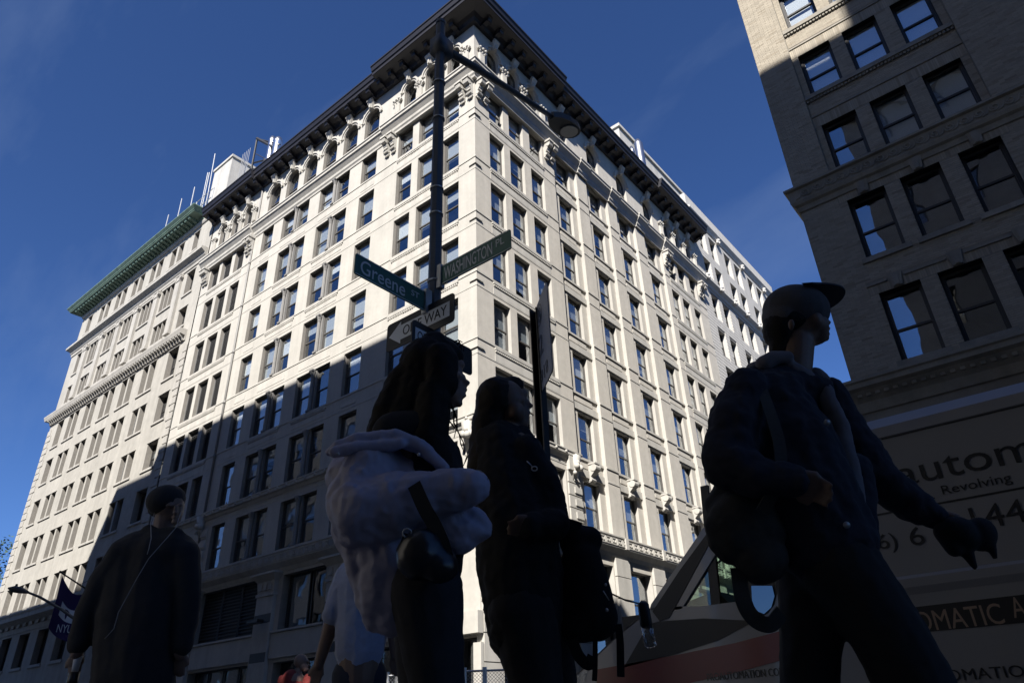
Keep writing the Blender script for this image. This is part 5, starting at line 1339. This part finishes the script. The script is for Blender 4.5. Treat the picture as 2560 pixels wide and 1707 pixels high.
for x, y in ((918, 1113), (1047, 1136), (845, 1134)): g = MB().use(M['galv']); g.sphere(f.K(x, y, -.15), .006, 10, 6, (1, 1, 1)); put('snap_button', g.mesh('snap_button', True), r0)
b = Blob(f); b.w(f.K(1065, 1475, -.05), .108, kn1, .075, Vector((ft1.x, ft1.y, .1)), .055).w(f.K(1062, 1475, .1), .105, kn2, .075, Vector((ft2.x, ft2.y, .1)), .055).c(1062, 1450, 84, 1062, 1500, 82, d=.02); b.out('trousers', r0, M['cloth_black2'], .009, 4, .012, .07)
shoes(f, r0, M['leather'], (ft1, ft2), RH)
HB = thing('handbag', 'black leather shoulder bag on a wide strap under the puffer jacket sleeve', 'handbag', f.K(1075, 1440, -.2))
b = Blob(f); b.e(1055, 1385, 58, 58, .07, d=-.22, rot=-25).e(1095, 1410, 48, 40, .06, d=-.22, rot=-20); b.out('bag_body', HB, M['leather'], .007, 3, .01, .05)
def strap(parent, m, f, pts, w_=.02, th=.003):
    P0 = [f.K(*p) for p in pts]; P0 = [P0[0] * 2 - P0[1]] + P0 + [P0[-1] * 2 - P0[-2]]; P = []
    for i in range(1, len(P0) - 2):
        a, b_, c, d = P0[i - 1:i + 3]
        for k in range(7):
            t_ = k / 7; P.append(.5 * (2 * b_ + (c - a) * t_ + (2 * a - 5 * b_ + 4 * c - d) * t_ ** 2 + (3 * b_ - a - 3 * c + d) * t_ ** 3))
    P.append(P0[-2]); mb = MB().use(m); R = []
    for i, p_ in enumerate(P):
        t_ = (P[min(i + 1, len(P) - 1)] - P[max(i - 1, 0)]).normalized(); s_ = t_.cross(FWD).normalized() * w_; n_ = FWD * th; R.append([p_ - s_ - n_, p_ + s_ - n_, p_ + s_ + n_, p_ - s_ + n_])
    k0 = len(mb.v)
    for r_ in R: mb.v += [tuple(v) for v in r_]
    for i in range(len(R) - 1):
        for j in range(4): mb.f.append((k0 + 4 * i + j, k0 + 4 * i + (j + 1) % 4, k0 + 4 * i + 4 + (j + 1) % 4, k0 + 4 * i + 4 + j)); mb.m.append(0)
    return put('strap', mb.mesh('strap'), parent)
strap(HB, M['leather'], f, [(1035, 1210, -.24), (1062, 1270, -.25), (1085, 1310, -.25), (1105, 1355, -.25), (1116, 1395, -.24)], .02); strap(HB, M['leather'], f, [(1020, 1335, -.25), (1012, 1360, -.25), (1010, 1400, -.25)], .012)
g = MB().use(M['galv']); c_ = f.K(1018, 1332, -.26); g.tube([c_ + RGT * .012 * math.cos(k * .7) + UPV * .012 * math.sin(k * .7) for k in range(10)], .0025, 6); put('ring', g.mesh('ring', True), HB)

# ------------------------------------------------ woman in black with a backpack
f = Fig(2.47); r1 = thing('person', 'long haired woman in black with a dark backpack, face turned to the right', 'person', f.G(1330, 1700, 0))
kn1, kn2 = f.G(1345, 1707, .55), f.G(1385, 1707, .52, dd=.15); ft1, ft2 = f.G(1345, 1707, .08, du=-.12), f.G(1385, 1707, .08, du=.16, dd=.15)
b = Blob(f)
b.e(1268, 1008, 46, 58, .075).c(1285, 1040, 36, 1298, 1054, 24).prof([(1312, 962, 16), (1321, 984, 12), (1318, 997, 10), (1326, 1006, 8), (1334, 1014, 7), (1325, 1021, 8), (1328, 1031, 6), (1323, 1037, 7), (1326, 1044, 6), (1318, 1053, 8), (1321, 1062, 10), (1306, 1070, 9)])
b.e(1296, 1000, 16, 14, .035, d=-.03).e(1290, 1030, 22, 24, .04, d=-.04).c(1275, 1050, 30, 1268, 1120, 34).c(1275, 1130, 60, 1285, 1300, 90, 1300, 1470, 85).c(1340, 1190, 14, 1376, 1290, 16, 1325, 1318, 20, d=-.05, d2=-.14)
b.w(f.K(1300, 1470, -.03), .085, kn1, .055, ft1, .04).w(f.K(1310, 1470, .1), .085, kn2, .055, ft2, .04)
hand(b, f.K(1330, 1310, -.16), f.K(1268, 1330, -.16), UPV, r=.0085); b.out('body', r1, M['skin_dark'], .006, 3)
b = Blob(f); b.e(1243, 1004, 56, 64, .09).c(1235, 1010, 46, 1222, 1080, 46, 1215, 1170, 50, 1215, 1260, 40).c(1285, 965, 26, 1258, 985, 30).c(1300, 1085, 28, 1310, 1130, 34, d=.02); b.out('hair', r1, M['hair2'], .007, 5, .012, .035)
strands('hair_strands', f, r1, M['hair2'], [[(1215, 985), (1196, 1010), (1186, 1040)], [(1205, 1000), (1187, 1035), (1179, 1070)], [(1180, 1100), (1170, 1130), (1160, 1160)], [(1178, 1120), (1165, 1150), (1150, 1180)], [(1290, 948), (1300, 950), (1308, 958)], [(1210, 978), (1196, 1000), (1190, 1016)]], .002)
b = Blob(f); b.c(1250, 1120, 72, 1268, 1200, 92, 1290, 1320, 112, 1305, 1480, 104, 1310, 1560, 96).c(1315, 1130, 44, 1350, 1190, 42, 1378, 1270, 40, 1388, 1310, 38, d=-.06).c(1385, 1310, 40, 1330, 1318, 34, d=-.1, d2=-.15).c(1300, 1085, 26, 1320, 1110, 28); b.out('black_coat', r1, M['cloth_black'], .008, 3, .018, .09, .012)
g = MB().use(M['steel']); c_ = f.K(1336, 1171, -.14); g.tube([c_ + RGT * .010 * math.cos(k * .7) + UPV * .008 * math.sin(k * .7) for k in range(10)], .0022, 6); g.tube([c_ + UPV * .008 - RGT * .008, c_ + UPV * .026 - RGT * .026], .002, 5); put('zip_pull', g.mesh('zip_pull', True), r1)
b = Blob(f); b.w(f.K(1305, 1520, -.03), .118, kn1, .085, Vector((ft1.x, ft1.y, .1)), .06).w(f.K(1345, 1540, .08), .11, kn2, .08, Vector((ft2.x, ft2.y, .1)), .06); b.out('trousers', r1, M['cloth_black2'], .009, 4, .012, .07)
shoes(f, r1, M['leather'], (ft1, ft2), -RH)
BP = thing('backpack', 'bulky black backpack carried by the woman in black', 'backpack', f.K(1480, 1600, .05))
b = Blob(f); b.c(1440, 1352, 44, 1470, 1350, 36, d=.02).c(1455, 1400, 52, 1480, 1545, 50, d=.02).c(1490, 1420, 22, 1505, 1540, 42, 1500, 1565, 36, d=.02).c(1450, 1560, 44, 1510, 1560, 34, d=.02).c(1420, 1450, 30, 1430, 1560, 40, d=.04); b.out('pack', BP, M['cloth_black'], .009, 3, .012, .08)
strap(BP, M['cloth_black'], f, [(1545, 1560, 0), (1550, 1600, 0), (1551, 1640, 0), (1552, 1690, 0)], .012); strap(BP, M['cloth_black'], f, [(1430, 1600, -.03), (1448, 1640, -.03), (1472, 1660, -.03), (1482, 1640, -.03)], .018); strap(BP, M['cloth_black'], f, [(1488, 1600, 0), (1488, 1660, 0), (1486, 1700, 0)], .008)
strap(BP, M['cloth_black'], f, [(1395, 1305, -.08), (1420, 1310, -.06), (1450, 1320, -.03)], .02)
g = MB().use(M['steel']); g.tube([f.K(1508, 1476, -.08), f.K(1523, 1500, -.08)], .002, 5); g.sphere(f.K(1514, 1461, -.07), .005, 8, 6); g.sphere(f.K(1517, 1524, -.07), .006, 8, 6); put('zip', g.mesh('zip', True), BP)
t = thing('bottle', 'small clear bottle with black cap hanging in front of the van windscreen', 'bottle', f.K(1620, 1620, .1))
g = MB().use(M['van_black']); a, c_ = f.K(1608, 1510, .1), f.K(1616, 1562, .1); g.tube([a + UPV * .012, a, c_, c_ - UPV * .004], [.008, .02, .022, .02], 12); g.tube([a, f.K(1565, 1500, .05), f.K(1500, 1470, .03)], .003, 5); put('cap', g.mesh('cap', True), t)
g = MB().use(M['clear']); d_ = f.K(1628, 1618, .1); g.tube([c_, c_.lerp(d_, .06), c_.lerp(d_, .3), c_.lerp(d_, .9), d_], [.012, .019, .021, .020, .012], 14); put('flask', g.mesh('flask', True), t)

# ------------------------------------------------ man in the cap
f = Fig(2.115); r2 = thing('person', 'man in a faded black cap and dark jacket striding right in front of the van', 'person', f.G(2100, 1700, 0))
kn1 = f.K(2285, 1700, -.02); kn2 = f.G(2014, 1707, .5, dd=.1); ft1 = Vector((kn1.x, kn1.y, .09)) + RH * .1; ft2 = Vector((kn2.x, kn2.y, .1)) - RH * .35
b = Blob(f)
b.e(1990, 790, 70, 72, .078).c(2005, 825, 44, 2046, 836, 24).e(2035, 815, 34, 38, .06).prof([(2067, 772, 14), (2064, 784, 11), (2071, 796, 9), (2078, 806, 7), (2070, 814, 8), (2077, 822, 6), (2071, 829, 7), (2076, 835, 6), (2074, 844, 10), (2060, 851, 11), (2048, 858, 8)])
b.e(2030, 805, 26, 30, .05, d=-.03).e(1978, 812, 8, 15, .012, d=-.085).c(1992, 860, 42, 1988, 930, 40).c(1955, 1000, 56, 1985, 1180, 80, 2040, 1380, 62).c(1862, 1000, 26, 1825, 1150, 26, 1985, 1203, 24, d=-.09, d2=-.19).c(2085, 1010, 26, 2190, 1190, 26, 2340, 1290, 22, d=.1)
b.w(f.K(2090, 1420, -.03), .1, kn1, .062, ft1, .045).w(f.K(2040, 1420, .1), .1, kn2, .06, ft2, .045)
hand(b, f.K(1985, 1198, -.21), f.K(2085, 1240, -.22), UPV, curl=.5); hand(b, f.K(2345, 1295, .1), f.K(2420, 1345, .08), RGT * .3 + UPV, curl=.7)
b.out('body', r2, M['skin_dark'], .006, 3)
b = Blob(f); b.e(1945, 825, 36, 50, .07).c(1955, 850, 34, 1950, 880, 26).e(1965, 800, 55, 40, .086); b.out('hair', r2, M['hair'], .006, 3, .006, .02)
b = Blob(f); b.e(1990, 776, 82, 66, .098).e(1950, 795, 42, 42, .085)
b.out('cap_crown', r2, M['cap'], .006, 4)
g = MB().use(M['cap']); F0 = f.K(2010, 735); UZ = (Vector((0, 0, 1)) + RH * -.12).normalized(); FW_ = (RH + Vector((0, 0, .05))).normalized()
def brim(u, v):   # u across -1..1, v outwards 0..1
    reach = .138 * math.sqrt(max(0, 1 - abs(u * .97) ** 2.8)) ; base = -.05 * (u * u)
    return F0 + FH * (u * .098) + FW_ * (base + v * reach) - UZ * (.014 * u * u + .03 * (u + 1) * .5)
n_, m_ = 16, 8
for sd in (0, 1):
    for i in range(n_):
        for j in range(m_):
            q4 = [brim(-1 + 2 * a / n_, c / m_) - UZ * (.007 * sd) for a, c in ((i, j), (i + 1, j), (i + 1, j + 1), (i, j + 1))]
            g.poly(q4 if not sd else q4[::-1])
edge = [brim(-1 + 2 * i / n_, 1) for i in range(n_ + 1)]
for p_, q_ in zip(edge, edge[1:]): g.poly([p_, q_, q_ - UZ * .007, p_ - UZ * .007])
put('cap_brim', g.mesh('cap_brim', True), r2)
b = Blob(f); b.c(1908, 912, 20, 1935, 895, 20, 1968, 892, 16, d=-.05).c(1890, 925, 24, 1930, 918, 30, d=.03).c(2040, 940, 22, 2060, 948, 16, d=0).c(1985, 925, 22, 2035, 960, 20, d=-.04).c(2058, 975, 22, 2098, 1070, 26, 2128, 1200, 28, 2146, 1340, 28, 2150, 1385, 22, d=-.035); b.out('grey_hoodie', r2, M['cloth_grey'], .007, 3, .012, .05)
b = Blob(f); b.c(1900, 970, 60, 1960, 965, 58, 2040, 985, 50).c(1925, 1010, 95, 1960, 1120, 130, 2010, 1260, 138, 2060, 1350, 128).c(1868, 970, 50, 1838, 1060, 62, 1822, 1150, 62, d=-.08, d2=-.12).c(1822, 1160, 60, 1890, 1190, 52, 1985, 1202, 38, d=-.13, d2=-.2).c(2070, 990, 46, 2125, 1090, 54, 2195, 1195, 54, 2280, 1262, 46, 2335, 1290, 36, d=.1).c(2130, 1180, 50, 2150, 1300, 42, 2160, 1375, 32, d=.04); b.out('dark_jacket', r2, M['cloth_navy'], .008, 3, .024, .1, .014)
for x, y in ((2068, 1056), (2117, 1312)): g = MB().use(M['galv']); c_ = f.K(x, y, -.19); g.tube([c_ - FWD * .002, c_ + FWD * .004], .009, 12); put('snap_button', g.mesh('snap_button', True), r2)
b = Blob(f); b.w(f.K(2095, 1410, -.03), .118, f.K(2200, 1555, -.03), .105, kn1 - UPV * .0, .10, Vector((ft1.x, ft1.y, .1)), .062).w(f.K(2040, 1420, .09), .118, f.K(2026, 1600, .1), .088, kn2, .078, Vector((ft2.x, ft2.y, .1)), .06); b.out('trousers', r2, M['cloth_black'], .009, 4, .014, .08)
shoes(f, r2, M['leather'], (ft1, ft2), RH)
b = Blob(f); b.e(2400, 1335, 56, 44, .05, d=.08, rot=-25).e(2450, 1335, 42, 44, .04, d=.08).c(2420, 1385, 16, 2436, 1416, 8, d=.08).c(2476, 1360, 14, 2486, 1390, 8, d=.08).c(2360, 1330, 26, 2385, 1370, 22, d=.08); b.out('glove', r2, M['cloth_black'], .006, 2)
SB = thing('shoulder_bag', 'slouching dark canvas bag hanging on the strap of the man in the cap', 'bag', f.K(1850, 1440, -.1))
b = Blob(f); b.e(1848, 1320, 84, 92, .09, d=-.04).e(1900, 1392, 66, 62, .08, d=-.04).c(1800, 1260, 36, 1830, 1210, 40, d=-.02).c(1900, 1260, 50, 1910, 1330, 50, d=-.05); b.out('sack', SB, M['canvas'], .008, 3, .022, .07)
strap(SB, M['canvas'], f, [(1890, 935, -.1), (1925, 1030, -.17), (1950, 1120, -.2), (1945, 1200, -.2), (1905, 1280, -.16)], .018); strap(SB, M['canvas'], f, [(1845, 1420, -.05), (1858, 1500, -.05), (1885, 1545, -.05), (1925, 1560, -.05), (1955, 1530, -.05)], .022)

# ------------------------------------------------ man in the beanie
f = Fig(4.16); r3 = thing('person', 'man in a dark beanie and black coat facing the camera, white earphone cord', 'person', f.G(335, 1700, 0))
kn1, kn2 = f.G(290, 1707, .5), f.G(390, 1707, .5, dd=.1); ft1, ft2 = f.G(290, 1707, .08), f.G(390, 1707, .08, dd=.2)
b = Blob(f)
b.e(424, 1266, 34, 46, .09).c(428, 1285, 27, 430, 1298, 17).e(440, 1272, 5, 11, .02, d=-.1).e(439, 1281, 7, 5, .02, d=-.105).e(424, 1262, 10, 5, .02, d=-.078).e(450, 1262, 8, 5, .02, d=-.07).e(438, 1292, 11, 3.5, .02, d=-.088).e(438, 1304, 10, 6, .02, d=-.085).e(387, 1270, 5, 11, .02)
b.c(412, 1295, 24, 405, 1345, 28).c(385, 1400, 50, 360, 1560, 54, 345, 1690, 54).c(312, 1395, 22, 240, 1490, 20, 202, 1600, 17, 192, 1632, 15, d=-.05).c(460, 1392, 20, 466, 1500, 20, 458, 1600, 17, 450, 1632, 15, d=-.03)
b.w(f.K(300, 1690), .1, kn1, .06, ft1, .045).w(f.K(375, 1690, .05), .1, kn2, .06, ft2, .045)
hand(b, f.K(192, 1630), f.K(186, 1692), RGT); hand(b, f.K(450, 1632), f.K(444, 1692), -RGT); b.out('body', r3, M['skin_dark'], .007, 3)
b = Blob(f); b.e(415, 1250, 45, 38, .125).e(413, 1268, 41, 26, .10, d=.06); b.out('beanie', r3, M['cloth_black'], .007, 3)
b = Blob(f); b.c(372, 1330, 20, 400, 1345, 26, 440, 1340, 22, d=-.03).c(345, 1390, 62, 430, 1388, 60).c(390, 1390, 66, 370, 1540, 80, 345, 1690, 80, 335, 1760, 78).c(330, 1400, 60, 320, 1530, 72, 305, 1690, 72, 295, 1760, 72).c(435, 1400, 55, 400, 1530, 52, 375, 1690, 60, 370, 1760, 62).c(312, 1385, 40, 262, 1455, 38, 222, 1530, 32, 198, 1610, 26, d=-.05).c(460, 1392, 40, 468, 1490, 34, 463, 1570, 28, 458, 1612, 26, d=-.03); b.out('black_coat', r3, M['cloth_black'], .011, 4, .02, .12)
b = Blob(f); b.w(f.K(305, 1740), .1, kn1, .08, Vector((ft1.x, ft1.y, .1)), .06).w(f.K(375, 1740, .05), .1, kn2, .08, Vector((ft2.x, ft2.y, .1)), .06); b.out('trousers', r3, M['cloth_black2'], .011, 4)
shoes(f, r3, M['leather'], (ft1, ft2), -FH)
g = MB().use(M['cord']); D_ = -.24
g.tube([f.K(388, 1276, -.05), f.K(377, 1310, -.12), f.K(378, 1345, -.2), f.K(372, 1372, D_), f.K(368, 1385, D_)], .0024, 5)
g.tube([f.K(452, 1280, -.05), f.K(440, 1318, -.12), f.K(410, 1352, -.22), f.K(372, 1395, D_), f.K(345, 1440, D_), f.K(318, 1490, D_), f.K(296, 1530, D_), f.K(285, 1570, D_), f.K(262, 1596, D_)], .0024, 5)
put('earphone_cord', g.mesh('earphone_cord', True), r3)
t = thing('cup', 'small white and black object held low in the hand of the man in the beanie', 'cup', f.K(190, 1676, -.04))
g = MB().use(M['white']); a = f.K(193, 1652, -.04); g.lathe(a - Vector((0, 0, .05)), [(.016, 0), (.022, .07), (.023, .075)], 12); put('cup_body', g.mesh('cup_body', True), t)
g = MB().use(M['leather']); g.lathe(a - Vector((0, 0, .13)), [(.01, 0), (.028, .02), (.028, .075)], 12); put('sleeve', g.mesh('sleeve', True), t)

# ------------------------------------------------ person in the pale blue shirt
f = Fig(4.96); r4 = thing('person', 'person in a pale blue shirt with rolled sleeves, head hidden behind the puffer jacket', 'person', f.G(890, 1700, 0))
kn1, kn2 = f.G(880, 1707, .45), f.G(925, 1707, .45, dd=.1); ft1, ft2 = f.G(880, 1707, .08), f.G(925, 1707, .08, dd=.25)
b = Blob(f); b.e(908, 1346, 28, 36, .09).c(905, 1365, 20, 893, 1410, 21).e(934, 1350, 6, 5, .02).c(910, 1440, 52, 900, 1600, 56, 895, 1690, 52).c(862, 1440, 26, 834, 1540, 21, 806, 1630, 15, 796, 1662, 13)
b.c(965, 1440, 26, 985, 1560, 20, 990, 1640, 14)
b.w(f.K(880, 1680), .1, kn1, .06, ft1, .045).w(f.K(915, 1680, .05), .1, kn2, .06, ft2, .045)
hand(b, f.K(797, 1660), f.K(786, 1716), RGT); hand(b, f.K(990, 1640), f.K(990, 1690), -RGT); b.out('body', r4, M['skin_dark'], .007, 3)
b = Blob(f); b.e(905, 1336, 31, 30, .105); b.out('hair', r4, M['hair'], .008, 3)
b = Blob(f); b.c(880, 1440, 40, 940, 1440, 42).c(915, 1460, 74, 905, 1560, 66, 900, 1620, 62, 896, 1662, 52).c(872, 1440, 34, 852, 1490, 31, 834, 1535, 28, d=-.03).c(822, 1538, 18, 852, 1545, 18, d=-.03).c(962, 1450, 34, 978, 1540, 30); b.out('blue_shirt', r4, M['shirt'], .009, 4, .02, .09)
b = Blob(f); b.w(f.K(880, 1690), .13, kn1, .085, Vector((ft1.x, ft1.y, .1)), .06).w(f.K(920, 1690, .05), .125, kn2, .085, Vector((ft2.x, ft2.y, .1)), .06); b.out('trousers', r4, M['denim'], .011, 4)
shoes(f, r4, M['leather'], (ft1, ft2), FH)

# ------------------------------------------------ bald man in red
f = Fig(13.1); r5 = thing('person', 'bald man in a red top seen low behind the others', 'person', f.G(740, 1705, -.13))
zb = -.13
def GZ(x, z, du=0, dd=0): return f.G(x, 1705, z, du, dd)
b = Blob(f); b.e(752, 1652, 17, 18, .1).c(757, 1664, 11, 763, 1672, 7).prof([(773, 1652, 4), (775, 1662, 3), (772, 1672, 4)]).c(745, 1675, 9, 742, 1692, 10)
b.w(GZ(738, 1.28), .16, GZ(738, .95), .14).w(GZ(738, .95, -.09), .1, GZ(738, .45, -.1), .06, GZ(738, .0, -.1), .045).w(GZ(738, .95, .09), .1, GZ(738, .45, .12), .06, GZ(738, .0, .12), .045)
b.w(GZ(725, 1.3, -.1), .055, GZ(725, 1.0, -.15), .045, GZ(725, .75, -.1), .035).w(GZ(752, 1.3, .12), .055, GZ(752, 1.02, .2), .045, GZ(752, .85, .35), .035)
hand(b, GZ(725, .75, -.1), GZ(725, .58, -.08), RGT); hand(b, GZ(752, .85, .35), GZ(752, .8, .52), UPV)
b.out('body', r5, M['skin'], .009, 2)
b = Blob(f); b.c(745, 1690, 11, 740, 1696, 14).w(GZ(727, 1.33), .15, GZ(738, 1.2), .18, GZ(738, .9), .17).w(GZ(724, 1.32, -.12), .085, GZ(725, 1.0, -.16), .065).w(GZ(752, 1.32, .12), .085, GZ(752, 1.02, .2), .065); b.out('red_top', r5, M['red'], .012, 4, .015, .1)
b = Blob(f); b.w(GZ(738, .92, -.08), .13, GZ(738, .45, -.1), .09, GZ(738, .0, -.1), .07).w(GZ(738, .92, .08), .13, GZ(738, .45, .12), .09, GZ(738, .0, .12), .07); b.out('trousers', r5, M['denim'], .012, 4)
b = Blob(f)
for du in (-.1, .12): a = GZ(738, -.085, du); b.w(a - FH * .05, .045, a + FH * .14, .04)
b.out('shoes', r5, M['leather'], .01, 2)
